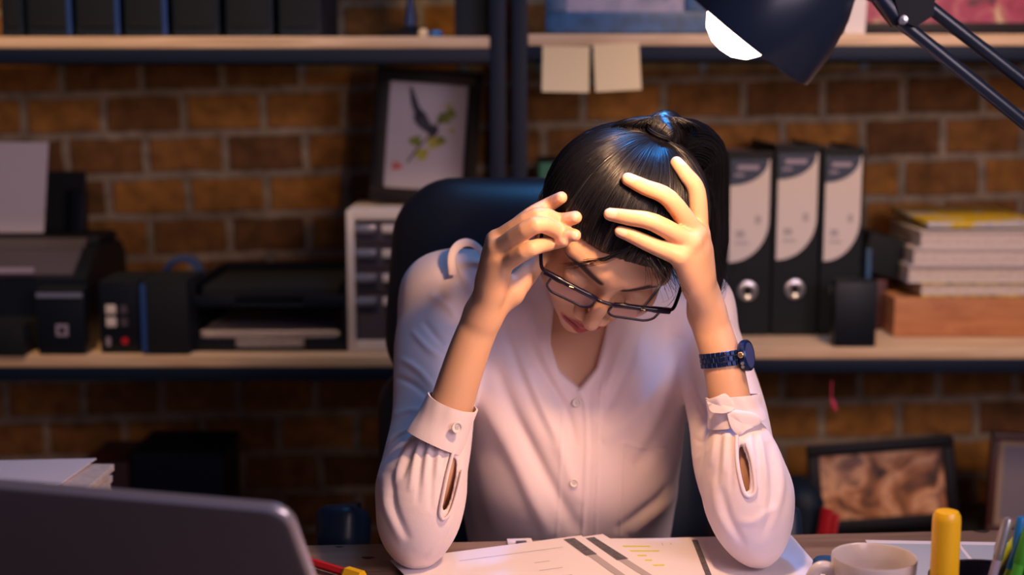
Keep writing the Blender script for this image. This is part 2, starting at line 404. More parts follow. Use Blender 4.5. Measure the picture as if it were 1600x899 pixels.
carton(-10, 36, 512, 2.345, .04, 'matte', 'small low black carton at the left edge of the lower shelf')
p = at(283, 450, 2.56); t = thing('tape_roll', 'round blue cable coil behind the plain black carton', 'cable', (p[0], 2.58, zLL+.10))
for k in range(5):
    a = np.linspace(0, 2*PI, 40); rr = .030+.003*math.sin(k*2.1)
    MB().tube(np.stack([rr*np.cos(a), np.full(40, .006*(k-2))+.003*np.sin(a*2), rr*np.sin(a)], 1), .0035, 8).build('loop', 'blue', t)
t.name = 'cable_coil'; t.location.z = zLL+.105
bx = MB().box((0, 0, .036), (.12, .10, .07), bev=.004).build('carton', 'matte'); bx.location = (p[0]+.005, 2.58, zLL); tag(bx, 'low black carton under the blue cable coil', 'box')

# document tray with papers
a = at(296, 550, 2.37); b_ = at(541, 550, 2.37); wd = b_[0]-a[0]
t = thing('document_tray', 'two-tier black letter tray on the lower left shelf', 'tray', ((a[0]+b_[0])/2, 2.53, zLL))
def tray(z, fl, nm):
    b = MB(); b.box((0, 0, z+.003), (wd, .28, .005), bev=.001)
    b.box((-wd/2+.003, 0, z+.022), (.006, .28, .042), bev=.001); b.box((wd/2-.003, 0, z+.022), (.006, .28, .042), bev=.001)
    b.box((0, .137, z+.022), (wd, .006, .042), bev=.001)
    b.box((-wd*.36, -.138, z+.012), (wd*.28, .005, .02), bev=.001); b.box((wd*.36, -.138, z+.012), (wd*.28, .005, .02), bev=.001)
    b.build(nm, 'black', t)
tray(0, 0, 'lower_tray'); tray(.075, 1, 'upper_tray')
for sx in (-1, 1):
    for sy in (-1, 1): MB().box((sx*(wd/2-.004), sy*.13, .05), (.008, .012, .06)).build('riser', 'black', t)
ps = MB()
for k in range(12): ps.box((random.uniform(-.004, .004), random.uniform(-.003, .003), .0022*k), (wd-.035, .24, .0016), rotm(rz=R(random.uniform(-1, 1))))
o = ps.build('paper_pile', 'paper_dim'); o.location = ((a[0]+b_[0])/2, 2.52, zLL+.0068); tag(o, 'grey pile of paper in the lower tray of the letter tray', 'paper')
pa = MB().box((0, 0, .014), (wd*.9, .22, .026), rotm(ry=R(-1)), bev=.006).build('folder', 'matte'); pa.location = ((a[0]+b_[0])/2, 2.53, zLL+.083); tag(pa, 'black folder in the upper tray of the letter tray', 'folder')

# white drawer cabinet
a = at(544, 548, 2.38); wd = .19; hh = at(560, 329, 2.38)[2]-zLL
t = thing('drawer_cabinet', 'small white cabinet of dark drawers half hidden by the office chair', 'cabinet', (a[0]+wd/2, 2.49, zLL))
b = MB(); b.box((-wd/2+.007, 0, hh/2), (.014, .22, hh), bev=.002); b.box((wd/2-.007, 0, hh/2), (.014, .22, hh), bev=.002)
b.box((0, 0, hh-.008), (wd-.028, .22, .016), bev=.002); b.box((0, 0, .010), (wd-.028, .22, .020), bev=.002); b.box((0, .106, hh/2), (wd-.028, .006, hh-.036))
b.build('body', 'white', t)
zt = hh-.018
for k, dh in enumerate((.042, .042, .040, .094)):
    zt -= dh
    d = MB().box((0, -.006, zt+dh/2), (wd-.032, .20, dh-.003), bev=.002).build('drawer', 'drawer', t)
    for q in (0, 1):
        MB().box((-wd/2+.032+q*.045, -.110, zt+dh-.013), (.034, .010, .014), bev=.003).build('label_handle', 'silver' if q == 0 else 'white', d)
# bird picture on the cabinet
pl = at(590, 108, 2.53); pr = at(757, 108, 2.53)
def bird(t):
    w_, h = .186, .245
    y = -.0005
    def blob(cx, cz, rx, rz_, m, n=14, rot=0):
        P = []
        for i in range(n):
            a = 2*PI*i/n; rr = 1+.18*math.sin(3*a+cx*90)
            x_, z_ = rx*math.cos(a)*rr, rz_*math.sin(a)*rr
            P.append((cx+x_*math.cos(rot)-z_*math.sin(rot), cz+x_*math.sin(rot)+z_*math.cos(rot)))
        pic.prism(P, (0, y, 0), (1, 0, 0), (0, 0, 1), (0, -.0012, 0), m)
    pic = MB()
    blob(-.022, .172, .006, .030, 0, rot=R(22)); blob(-.006, .142, .011, .026, 0, rot=R(38)); blob(.012, .128, .008, .012, 0)
    for (x, z, r, c) in ((.028, .150, .012, 1), (.040, .160, .010, 1), (.036, .172, .006, 2), (.016, .108, .014, 2), (-.018, .108, .011, 1), (-.006, .086, .013, 2), (.026, .112, .009, 1), (.044, .130, .005, 2), (-.048, .062, .009, 3)):
        blob(x, z, r, r*.8, c)
    pic.tube([(-.03, y-.001, .07), (-.01, y-.001, .10), (.012, y-.001, .125), (.03, y-.001, .16)], .0016, 6, mi=0)
    pic.build('bird_drawing', [mat('bird_ink', (.03, .035, .06), .7), mat('leaf_green', (.16, .20, .03), .7), mat('leaf_yellow', (.36, .34, .06), .7), mat('signature_red', (.45, .12, .10), .7)], t)
picture_frame('dark framed drawing of a bird on a branch, leaning above the white cabinet', ((pl[0]+pr[0])/2-.016, 2.485, zLL+hh+.003), .185+.0, .234, .024, 'frame', mat('print_paper', (.42, .40, .50), .5), 8, 0, 4, extra=bird)

# ------------------------------------------------------------------ lower right shelf
g = 'lever arch binders on the lower right shelf'
def binder(px0, px1, pyt, label, Y=2.465):
    a = at(px0, pyt, Y); b_ = at(px1, pyt, Y); wd = b_[0]-a[0]; h = a[2]-zLR
    t = thing('lever_arch_binder', label, 'binder', ((a[0]+b_[0])/2, Y+.13, zLR), group=g)
    b = MB(); b.box((0, -.128, h/2), (wd, .005, h), bev=.0015); b.box((-wd/2+.002, 0, h/2), (.004, .26, h), bev=.001); b.box((wd/2-.002, 0, h/2), (.004, .26, h), bev=.001)
    b.build('cover', 'matte', t)
    MB().box((0, .0, h/2), (wd-.012, .235, h-.014)).build('paper_block', 'paper_dim', t)
    # label: pale panel with a curved bottom corner and a dark swoosh at the top left
    lw, l0, l1 = wd*.86, h*.40, h*.955
    P = [(-lw/2, l0)]+[(-lw/2+lw*(math.sin(a_)), l0+.075*(1-math.cos(a_))) for a_ in np.linspace(0.15, PI/2, 12)]+[(lw/2, l1), (-lw/2, l1)]
    lb = MB().prism(P, (0, -.1312, 0), (1, 0, 0), (0, 0, 1), (0, -.0012, 0)).build('spine_label', 'white', t)
    P = [(-lw/2, l1)]+[(-lw/2+lw*.96*math.sin(a_), l1-.045*math.cos(a_)) for a_ in np.linspace(0, PI/2, 12)]
    MB().prism(P, (0, -.1326, 0), (1, 0, 0), (0, 0, 1), (0, -.0006, 0)).build('printed_swoosh', mat('swoosh', (.03, .045, .09), .6), lb)
    MB().box((-.004, -.1336, l1-.014), (lw*.55, .0006, .008)).build('printed_text', 'grey', lb)
    MB().box((-lw*.28, -.1336, l1-.027), (lw*.25, .0006, .004)).build('printed_text', 'grey', lb)
    for cc_, dd_ in (((-lw*.22, -.1328, l0+.050), (lw*.22, .0006, .012)), ((lw*.22, -.1328, l0+.075), (lw*.14, .0006, .014)), ((-lw*.18, -.1328, l0+.034), (lw*.34, .0006, .004))):
        MB().box(cc_, dd_).build('printed_text', 'ink_pale', lb)
    r = MB().lathe([(.0085, 0), (.0085, .003), (.012, .005), (.0165, .004), (.018, .0), (.018, -.001), (.0085, -.001)], (0, -.1305, h*.245), 28, rot=rotm(R(90))).build('finger_ring', 'silver', t)
    MB().lathe([(0, 0), (.0088, 0), (.0088, .0008), (0, .0008)], (0, -.131, h*.245), 20, rot=rotm(R(90))).build('finger_hole', 'frame', r)
binder(1137, 1209, 236, 'black lever arch binder nearest the woman, leftmost of three')
binder(1212, 1284, 226, 'middle one of three black lever arch binders')
binder(1287, 1352, 231, 'rightmost black lever arch binder, behind the small black box')
carton(1108, 1130, 262, 2.50, .16, 'teal', 'green file standing behind the hair, left of the binders', 'file', zl=zLR)
carton(842, 882, 254, 2.50, .16, 'teal', 'green file left of the head, above the chair back', 'file', zl=zLR)
carton(1306, 1372, 442, 2.355, .035, 'black', 'small black box standing in front of the binders', zl=zLR)
carton(1354, 1363, 388, 2.50, .06, 'frame_blue', 'thin blue file right of the binders', 'file', zl=zLR)
# wooden box with books on it
a = at(1396, 530, 2.45); wb = .24; hb = at(1400, 466, 2.45)[2]-zLR
t = thing('wooden_box', 'reddish wooden box under the stack of thick books', 'box', (a[0]+wb/2, 2.57, zLR))
b = MB(); b.box((0, -.114, hb/2), (wb, .012, hb), bev=.0015); b.box((0, .114, hb/2), (wb, .012, hb), bev=.0015)
b.box((-wb/2+.006, 0, hb/2), (.012, .216, hb), bev=.0015); b.box((wb/2-.006, 0, hb/2), (.012, .216, hb), bev=.0015); b.build('side_panel', 'woodbox', t)
MB().box((0, 0, hb-.005), (wb-.024, .216, .008)).build('lid', 'woodbox', t)
def book(x0, x1, z, h, m, label, dx=0, pages='paper_dim', rz=0, wide=.20):
    t = thing('book', label, 'book', ((x0+x1)/2, 2.56+dx, z), R(rz), group='books stacked on the wooden box')
    MB().box((0, 0, h/2), (x1-x0, wide, h-.004), bev=.001).build('page_block', pages, t)
    b = MB(); b.box((.001, 0, .0012), (x1-x0+.006, wide+.006, .0022)); b.box((.001, 0, h-.0012), (x1-x0+.006, wide+.006, .0022)); b.build('cover', m, t)
xa = at(1440, 450, 2.46)[0]; z = zLR+hb+.001
book(xa, xa+.20, z, .024, mat('striped_cover', (.45, .33, .03), .5, noise_=.8, scale=60), 'thin book with a yellow cover edge, lowest of the stack on the wooden box'); z += .0245
hh2 = (at(1430, 362, 2.46)[2]-z)/3
book(xa-.022, xa+.19, z, hh2, 'white', 'thick pale book jutting out to the left, second from the bottom of the stack', .004); z += hh2+.0005
book(xa-.016, xa+.20, z, hh2, 'white', 'thick pale book third from the bottom of the stack on the wooden box', 0); z += hh2+.0005
book(xa-.004, xa+.20, z, hh2, 'white', 'thick pale book under the yellow magazine on the stack', .002); z += hh2+.0005
t = MB().box((0, 0, .006), (.20, .20, .010), bev=.002).build('magazine', blotch_mat('magazine_cover', [(.03, .07, .35), (.55, .42, .02), (.62, .45, .01), (.5, .5, .55), (.02, .08, .4)], 9)); t.location = (xa+.10, 2.57, z+.008); t.rotation_euler = (R(3), 0, R(4)); tag(t, 'yellow and blue magazine on top of the book stack', 'magazine')
# dark folders behind
b = MB(); b.box((0, 0, .045), (.046, .15, .09), bev=.003)
t = b.build('dark_book', 'frame_wood'); t.location = (at(1378, 450, 2.46)[0]+.004, 2.60, zLR); tag(t, 'dark brown book block left of the wooden box', 'book')
t = MB().box((0, 0, .035), (.07, .12, .07), rotm(ry=R(14)), .003).build('camera_case', 'matte'); t.location = (at(1388, 420, 2.46)[0]+.008, 2.58, zLR+.098); tag(t, 'dark case tilted on the brown book block beside the pale books', 'case')

# ------------------------------------------------------------------ things low behind the desk
def stand(label, x, y, z, w_, d, nm='storage_box'):
    t = thing(nm, label, 'box', (x, y, 0)); MB().box((0, 0, z/2), (w_, d, z), bev=.004).build('box_body', 'box', t)
    MB().box((0, 0, z-.012), (w_+.006, d+.006, .024), bev=.003).build('lid', 'matte', t); return t
a = at(205, 712, 2.50); b_ = at(347, 712, 2.50)
t = thing('storage_box', 'dark box in shadow under the lower shelf, behind the laptop', 'box', ((a[0]+b_[0])/2, 2.58, zB+.0))
MB().box((0, 0, (a[2]-zB)/2), (b_[0]-a[0], .16, a[2]-zB), bev=.004).build('box_body', 'black', t)
MB().box((0, 0, a[2]-zB), (b_[0]-a[0]+.004, .164, .012), bev=.003).build('lid', 'matte', t)
a = at(130, 722, 2.50); b_ = at(207, 722, 2.50)
t = MB().box((0, 0, (a[2]-zB)/2), (b_[0]-a[0]-.004, .16, a[2]-zB), bev=.01).build('dark_bag', 'frame_wood'); t.location = ((a[0]+b_[0])/2-.006, 2.58, zB); tag(t, 'low brown case left of the dark box under the shelf', 'case')
# two frames on crates of the bottom shelf
zc = at(1300, 830, 2.48)[2]
t = thing('storage_crate', 'dark crate below the autumn picture under the shelf', 'crate', (at(1400, 800, 2.5)[0], 2.53, zB))
wc = .62; MB().box((0, 0, (zc-zB)/2-.01), (wc, .26, zc-zB-.02), bev=.004).build('crate_body', 'box', t); MB().box((0, 0, zc-zB-.011), (wc+.006, .266, .02), bev=.003).build('lid', 'matte', t)
a = at(1268, 692, 2.50); b_ = at(1500, 692, 2.50)
picture_frame('black framed autumn picture leaning low on the brick wall behind the desk', ((a[0]+b_[0])/2-.004, 2.46, zc+.012), .262, a[2]-zc-.002, .020, 'frame', MA, 9, 0, -4.5)
a = at(1550, 680, 2.46)
picture_frame('brown framed mirror-grey picture at the right edge, low behind the desk', (a[0]+.118, 2.455, zc+.001), .25, a[2]-zc-.004, .013, 'frame_wood', mat('grey_print', (.22, .20, .26), .3), 4, 0, 3, mount=(.010, mat('tan_mount', (.35, .25, .18), .6)))
# red strap bag
t = thing('bag', 'dark bag with a red strap between the blouse sleeve and the autumn picture', 'bag', (at(1262, 820, 2.28)[0], 2.26, zB+.0))
zz = at(1262, 755, 2.28)[2]-zB
t.location = (at(1262, 820, 2.22)[0], 2.22, 0)
zz = at(1262, 752, 2.22)[2]
MB().box((-.022, 0, zz/2), (.062, .12, zz), rotm(ry=R(2)), .035, 4).build('bag_body', 'box', t)
MB().tube([(.012, -.082, zz-.02), (.006, -.088, zz-.06), (-.006, -.086, zz-.10), (-.02, -.085, zz-.16), (-.025, -.082, zz-.3)], .011, 10, flat=.35).build('strap', 'red', t)
MB().tube([(.026, -.078, zz-.03), (.018, -.088, zz-.08), (.0, -.088, zz-.13), (-.02, -.086, zz-.2)], .007, 10, flat=.35).build('strap', 'red', t)
p = at(1291, 626, 2.40)
t = MB().tube([(0, 0, .03), (0, 0, .0), (.003, 0, -.008), (.008, 0, -.022)], [.001, .001, .0045, .003], 8).build('tassel', 'pink')
t.location = (p[0], 2.35+.013, zLR-.059-.031); tag(t, 'small pink tassel hanging under the lower right shelf', 'tassel')

# ------------------------------------------------------------------ office chair
CX, CY = .045, 1.86
t = thing('office_chair', 'black leather high-back office chair behind the seated woman', 'chair', (CX, CY, 0))
def cushion(name, w_, h, d, loc, rx, r=.05, n1=26, n2=34, mat_='leather', top_w=None, puff=.45, ry=0):
    """padded panel: rounded rectangle, thicker in the middle"""
    V = []; F = []
    for side in (-1, 1):
        for i in range(n2+1):
            for j in range(n1+1):
                u, v = 2*j/n1-1, 2*i/n2-1
                su = math.copysign(abs(math.sin(u*PI/2)), u); sv = math.copysign(abs(math.sin(v*PI/2)), v)
                hw = w_/2 if top_w is None else (w_/2*(1-(sv+1)/2)+top_w/2*(sv+1)/2)
                x, z = su*hw, sv*h/2
                # squeeze corners
                ex, ez = max(0, abs(x)-(hw-r)), max(0, abs(z)-(h/2-r)); L_ = math.hypot(ex, ez)
                if ex > 0 and ez > 0:
                    m = max(ex, ez)/L_; x = math.copysign(hw-r+ex*m, x); z = math.copysign(h/2-r+ez*m, z); e = max(ex, ez)/r
                else: e = max(ex, ez)/r
                th = d/2*math.sqrt(max(0, 1-e**2.4))*(1+puff*(1-su*su)*(1-sv*sv)*(1 if side < 0 else .2))
                V.append((x, side*th, z))
    K = (n1+1)*(n2+1)
    for s_ in (0, 1):
        for i in range(n2):
            for j in range(n1):
                a_ = s_*K+i*(n1+1)+j; q = (a_, a_+1, a_+n1+2, a_+n1+1); F.append(q if s_ == 0 else q[::-1])
    mm = MB().add(V, F); me_o = mm.build(name, mat_, t, ang=70)
    bm = bmesh.new(); bm.from_mesh(me_o.data); bmesh.ops.remove_doubles(bm, verts=bm.verts, dist=.0004); bmesh.ops.recalc_face_normals(bm, faces=bm.faces); bm.to_mesh(me_o.data); bm.free()
    me_o.location = loc; me_o.rotation_euler = (R(rx), R(ry), 0); return me_o
ztop = at(760, 277, 1.80)[2]
hr = cushion('headrest', .425, .27, .085, (0, -.065, ztop-.135), -7, .075, top_w=.385)
cushion('backrest', .445, .50, .085, (0, -.03, ztop-.27-.235), -5, .05)
MB().box((0, .015, ztop-.40), (.36, .03, .62), rotm(R(-6)), .012, 3).build('back_shell', 'black', t)
cushion('seat', .50, .48, .10, (0, -.26, .425), -88, .07)
MB().box((0, -.22, .355), (.34, .36, .05), None, .015, 3).build('seat_base', 'black', t)
MB().box((0, .03, .47), (.12, .06, .22), rotm(R(-10)), .012).build('back_bracket', 'black', t)
za = at(525, 803, 1.58)[2]
xa0 = at(525, 803, 1.58)[0]-CX
for sx, zt in ((xa0, za), (.266, za)):
    ar = MB().box((sx, -.20, zt-.045), (.048, .19, .055), rotm(R(-19)), .018, 4).build('armrest', 'frame_blue' if 0 else mat('armrest_vinyl', (.008, .022, .05), .4), t)
    MB().tube([(sx, -.14, zt-.03), (sx*.98, -.15, zt-.12), (sx*.86, -.20, .42), (sx*.55, -.22, .36)], .014, 10).build('arm_support', 'black', ar)
MB().lathe([(0, .07), (.028, .07), (.028, .25), (.018, .25), (.018, .335), (0, .335)], (0, -.22, 0), 24).build('gas_column', 'black', t)
for k in range(5):
    a_ = k*2*PI/5+.3; d_ = np.array([math.cos(a_), math.sin(a_), 0]); o_ = np.array([0, -.22, 0])
    lg = MB().tube([o_+d_*.02+[0, 0, .11], o_+d_*.16+[0, 0, .095], o_+d_*.29+[0, 0, .07]], [.024, .02, .014], 10).build('base_leg', 'black', t)
    MB().lathe([(0, -.02), (.022, -.018), (.026, -.008), (.026, .008), (.022, .018), (0, .02)], o_+d_*.29+np.array([0, 0, .027]), 20, rot=rotm(R(90), 0, a_)).build('caster', 'matte', lg)

# ------------------------------------------------------------------ desk
e0 = on(490, 852); e1 = on(1560, 828); dv = (e1-e0)/np.linalg.norm(e1-e0); nv = np.array([-dv[1], dv[0], 0])
DA = math.atan2(dv[1], dv[0])
dc = e0+dv*.32
t = thing('desk', 'weathered wooden desk the woman leans on, papers spread over it', 'desk', (dc[0], dc[1], 0), DA)
b = MB()
for k in range(6): b.box((.05, -.0705-.141*k, .732), (1.9, .1405, .036), bev=.0015)
b.build('desk_top', 'desk', t)
for sx in (-.86, .96):
    for sy in (-.04, -.80): MB().box((sx, sy, .357), (.05, .05, .713), bev=.004).build('leg', 'steel', t)
MB().box((.05, -.04, .69), (1.77, .03, .045), bev=.003).build('apron', 'steel', t)
kn = MB()
for (px, py, s_) in ((1535, 831, .008), (575, 872, .006), (530, 855, .004)):
    p = on(px, py, .7502)
    a_ = np.arange(12)*2*PI/12; P = [(s_*math.cos(q)*(1+.3*math.sin(3*q)), s_*.5*math.sin(q)) for q in a_]
    kn.prism(P, (0, 0, 0), (1, 0, 0), (0, 1, 0), (0, 0, .0003)); kn.v[-1][:] += np.array([p[0], p[1], p[2]])
k_ = kn.build('knot', 'desk_dark', t); k_.matrix_parent_inverse = (Matrix.Translation(t.location) @ Matrix.Rotation(DA, 4, 'Z')).inverted()

# ------------------------------------------------------------------ papers on the desk
def sheet(corners, z, label, name='paper_sheet', m='paper', bands=(), group='papers spread under the elbows', th=.0008, lift=None, cat='paper'):
    """corners: four desk points (x,y) in order; bands: list of (u0,v0,u1,v1,mat) printed areas in sheet coordinates"""
    c = np.array(corners, float); ctr = c.mean(0)
    def q(u, v): p = (c[0]*(1-u)+c[1]*u)*(1-v)+(c[3]*(1-u)+c[2]*u)*v; return p
    def hz(u, v): return lift(u, v) if lift else 0
    n = 14; V = []; F = []
    for k in (0, 1):
        for i in range(n+1):
            for j in range(n+1):
                p = q(j/n, i/n)-ctr; V.append((p[0], p[1], hz(j/n, i/n)+k*th))
    K = (n+1)**2
    for i in range(n):
        for j in range(n):
            a_ = i*(n+1)+j; F += [(a_, a_+n+1, a_+n+2, a_+1), (K+a_, K+a_+1, K+a_+n+2, K+a_+n+1)]
    for j in range(n):
        for (a_, b2) in ((j, j+1), (n*(n+1)+j+1, n*(n+1)+j), ((j+1)*(n+1), j*(n+1)), (j*(n+1)+n, (j+1)*(n+1)+n)): F.append((a_, b2, K+b2, K+a_))
    o = MB().add(V, F).build(name, m); o.location = (ctr[0], ctr[1], z); tag(o, label, cat, group)
    for (nm, mm, rs) in bands:
        b = MB()
        for (u0, v0, u1, v1) in rs:
            VV = []; nn = 8
            for i in range(nn+1):
                for j in range(3):
                    u, v = u0+(u1-u0)*j/2, v0+(v1-v0)*i/nn; p = q(u, v)-ctr; VV.append((p[0], p[1], hz(u, v)+th+.00025))
            b.add(VV, [(i*3+j, i*3+j+1, i*3+j+4, i*3+j+3) for i in range(nn) for j in range(2)])
        b.build(nm, mm, o)
    return o
def rect_from(pa, pb, dirn, ln):
    pa, pb = np.array(pa)[:2], np.array(pb)[:2]; u = (pb-pa)/np.linalg.norm(pb-pa); n_ = np.array([u[1], -u[0]])
    return [pa, pb, pb+n_*ln, pa+n_*ln]
Z = .7505
# big sheets lying flat under everything
sheet(rect_from(on(960, 845), on(1236, 838), 0, .297), Z, 'wide white sheet reaching out under the right elbow')
z1 = Z+.0012
sheet(rect_from(on(655, 874), on(890, 852), 0, .297), z1, 'white sheet under the left elbow, edge at the lower left', lift=lambda u, v: .0)
z2 = z1+.0012
lines = [(.12+.0*k, .20+.055*k, .12+.5+.15*math.sin(k*3), .206+.055*k) for k in range(3)]
pap3 = sheet(rect_from(on(935, 843, z2), on(1096, 843, z2), 0, .24), z2, 'printed sheet with yellow highlighted lines and a dark band on its right edge',
    bands=[('dark_band', 'ink', [(.90, .02, .955, .62)]),
           ('highlight', mat('highlight_yellow', (.72, .70, .05), .7), [(.18, .10+.06*k, .18+.30+.08*math.sin(k*2), .115+.06*k) for k in range(6)]),
           ('printed_text', 'ink_pale', [(.60, .06, .605, .10), (.68, .07, .69, .08), (.20, .60, .5, .606), (.20, .65, .62, .656)])])
z3 = z2+.0012
def rot_rect(p, ang, w_, l_):
    p = np.array(p)[:2]; u = np.array([math.cos(ang), math.sin(ang)]); n_ = np.array([u[1], -u[0]])
    return [p-u*w_, p, p+n_*l_, p-u*w_+n_*l_]
sheet(rot_rect(on(942, 836, z3), R(24), .19, .27), z3, 'middle printed sheet with a dark band on its edge, slanting to the lower right',
    bands=[('dark_band', 'ink', [(.86, .02, .93, .30)]), ('pale_band', 'ink_pale', [(.87, .30, .92, .75)])])
z4 = z3+.0012
sheet(rot_rect(on(908, 838, z4), R(22), .21, .28), z4, 'topmost white printed sheet, dark slanting band at its right edge, one grey line of type',
    bands=[('dark_band', 'ink', [(.89, .02, .95, .22)]), ('pale_band', 'ink_pale', [(.90, .22, .945, .62)]),
           ('printed_text', 'ink_pale', [(.30, .10, .84, .1035), (.62, .22, .70, .224), (.60, .30, .72, .304), (.64, .38, .72, .384)])])
# little tab with a dark slot
p = on(812, 846, .7548)
t = thing('index_tab', 'small white index tab with a dark slot at the far edge of the papers', 'tab', (p[0], p[1]+.004, .7506), .1)
MB().box((0, 0, .002), (.026, .012, .004), bev=.0006).build('tab_body', 'paper', t); MB().box((.001, -.0055, .0035), (.011, .004, .0022)).build('slot', 'ink', t)
# right hand form
f0 = on(1350, 846); sheet(rect_from(on(1352, 846), on(1585, 850), 0, .24), Z, 'pale blue printed form with a white margin behind the mug', 'printed_form',
    bands=[('form_panel', 'form', [(.03, .045, .60, .97), (.625, .045, .97, .97)])], group=None, cat='paper')

# paper pile left, behind the laptop
pa = at(128, 735, 1.36); zt = at(80, 712, 1.60)[2]; nst = 5
xr = at(122, 745, 1.46)[0]
for k in range(nst):
    hh = (zt-.010-.75)/nst
    t = MB().box((0, 0, hh/2), (.30, .21, hh-.0006), rotm(rz=R([2, -1, 3, 0, -2, 1, 2, -1, 0][k])), .0006).build('paper_pile', 'paper_dim' if k % 3 else 'paper')
    t.location = (xr-.155+[0, -.004, .003, -.006, 0, -.003, .002, -.002, -.001][k], 1.50, .7503+hh*k); tag(t, ['bottom bundle of the paper pile behind the laptop', 'second bundle from the bottom of the paper pile', 'middle bundle of the paper pile behind the laptop', 'second bundle from the top of the paper pile', 'top bundle of the paper pile, right under the curling sheet'][k], 'paper', 'paper bundles in the pile behind the laptop')
zb = .7503+(zt-.010-.75)
sheet([(xr-.34, 1.60), (at(151, 714, 1.60)[0], 1.60), (xr-.045, 1.395), (xr-.36, 1.395)], zb+.0008, 'curling top sheet of the paper pile behind the laptop, its corner pointing right', lift=lambda u, v: .007*max(0, u-.4)*(1-v)+.0005, group=None)

# ------------------------------------------------------------------ laptop
L1 = at(437, 779, .89); L0 = at(0, 745, .945); ux = (L1-L0); ux[2] = 0; ux /= np.linalg.norm(ux); rz = math.atan2(ux[1], ux[0])
nrm = np.array([ux[1], -ux[0], 0]);  # toward the camera
LH = .235; hgt = L1[2]-.0145-.7505; th = math.acos(hgt/LH)
hinge = L1-nrm*(LH*math.sin(th)); hinge = hinge-ux*.160
t = thing('laptop', 'open grey laptop seen from behind, lid leaning towards the camera', 'laptop', (hinge[0], hinge[1], .7505), rz)
TH = .0075
prof = rrect(.335, LH, .015, 8)
lu = np.array([0, -math.sin(th), math.cos(th)]); ln = np.array([0, -math.cos(th), -math.sin(th)])
o0 = lu*LH/2+np.array([0, 0, .012])
lid = MB(); Vn = []
ins = [(0, .0), (.0016, .0)]
def lidring(inset, off): return [o0+np.array([1, 0, 0])*p[0]*(1-inset/.1675)+lu*p[1]*(1-inset/.1175)+ln*off for p in prof]
rings = [lidring(.006, TH*1.0), lidring(.0025, TH*.92), lidring(.0006, TH*.7), lidring(0, TH*.4), lidring(.0003, 0), lidring(.003, -.0003)]
V = np.concatenate(rings); n = len(prof); F = [tuple(range(n))]+[(i*n+j, i*n+(j+1) % n, (i+1)*n+(j+1) % n, (i+1)*n+j) for i in range(5) for j in range(n)]+[tuple(5*n+j for j in range(n-1, -1, -1))]
mi = [0]+[0]*n+[1]*(3*n)+[0]*n+[0]
lm = MB().add(V, F); lm.m = mi
lo = lm.build('lid', ['alu', 'alu_edge'], t, ang=50)
sc_ = MB(); sc_.prism([(p[0]*.94, p[1]*.91) for p in rrect(.335, LH, .008, 4)], o0-ln*.0004, (1, 0, 0), lu, -ln*.0008); sc_.build('screen', mat('screen_glass', (.01, .012, .02), .12), lo)
bd = MB(); bd.prism(rrect(.335, .235, .015, 8), (0, .1175+.006, .0015), (1, 0, 0), (0, 1, 0), (0, 0, .012)); bd.build('base', 'alu', t)
kb = MB()
for r_ in range(5):
    for c_ in range(14): kb.box((-.128+.0197*c_, .035+.019*r_, .0142), (.0165, .0155, .0014), bev=.0003, seg=1)
kb.build('keyboard', 'black', t)
MB().box((0, .172, .0139), (.10, .062, .0005)).build('trackpad', 'alu_edge', t)
MB().tube([(-.12, .004, .010), (.12, .004, .010)], .005, 12).build('hinge', 'black', t)

# ------------------------------------------------------------------ mug
mp = on(1366, 945); Ym = 1.17
mc = at(1366, 869, Ym); MR = 69/FPX*Ym
t = thing('mug', 'white ceramic mug at the lower right, its handle to the left', 'mug', (mc[0], Ym, .7505))
mh = mc[2]-.7505
MB().lathe([(0, .002), (MR*.55, .002), (MR*.60, 0), (MR*.66, .003), (MR*.80, mh*.22), (MR*.90, mh*.5), (MR*.97, mh*.8), (MR*.99, mh-.002), (MR*.975, mh), (MR*.945, mh-.0015), (MR*.93, mh*.8), (MR*.86, mh*.5), (MR*.74, mh*.22), (MR*.5, .008), (0, .007)], n=72).build('mug_body', 'ceramic', t)
hp = [(-MR*.93, 0, mh*.80), (-MR*1.12, 0, mh*.87), (-MR*1.36, 0, mh*.84), (-MR*1.50, 0, mh*.66), (-MR*1.46, 0, mh*.45), (-MR*1.22, 0, mh*.30), (-MR*.84, 0, mh*.24)]
def smooth_path(P, n=8):
    P = [np.array(p, float) for p in P]; out = []
    for i in range(len(P)-1):
        p0, p1, p2, p3 = P[max(i-1, 0)], P[i], P[i+1], P[min(i+2, len(P)-1)]
        for k in range(n):
            s_ = k/n; out.append(.5*((2*p1)+(-p0+p2)*s_+(2*p0-5*p1+4*p2-p3)*s_**2+(-p0+3*p1-3*p2+p3)*s_**3))
    out.append(P[-1]); return np.array(out)
MB().tube(smooth_path(hp), .0042, 14, flat=1.3).build('handle', 'ceramic', t)

# ------------------------------------------------------------------ pen cup and its contents
Yc = 1.13; cc = at(1550, 908, Yc); CR = .050
t = thing('pen_cup', 'dark pen cup at the lower right corner, full of pens', 'cup', (cc[0], Yc, .7505))
ch = cc[2]-.7505
MB().lathe([(0, 0), (CR*.96, 0), (CR, .002), (CR, ch), (CR-.0025, ch), (CR-.0025, .004), (0, .004)], n=48).build('cup_body', mat('cup_dark', (.012, .008, .025), .4), t)
MB().lathe([(CR-.001, ch-.002), (CR+.0012, ch-.001), (CR+.0012, ch+.001), (CR-.003, ch+.001)], n=48).build('rim', 'black', t)
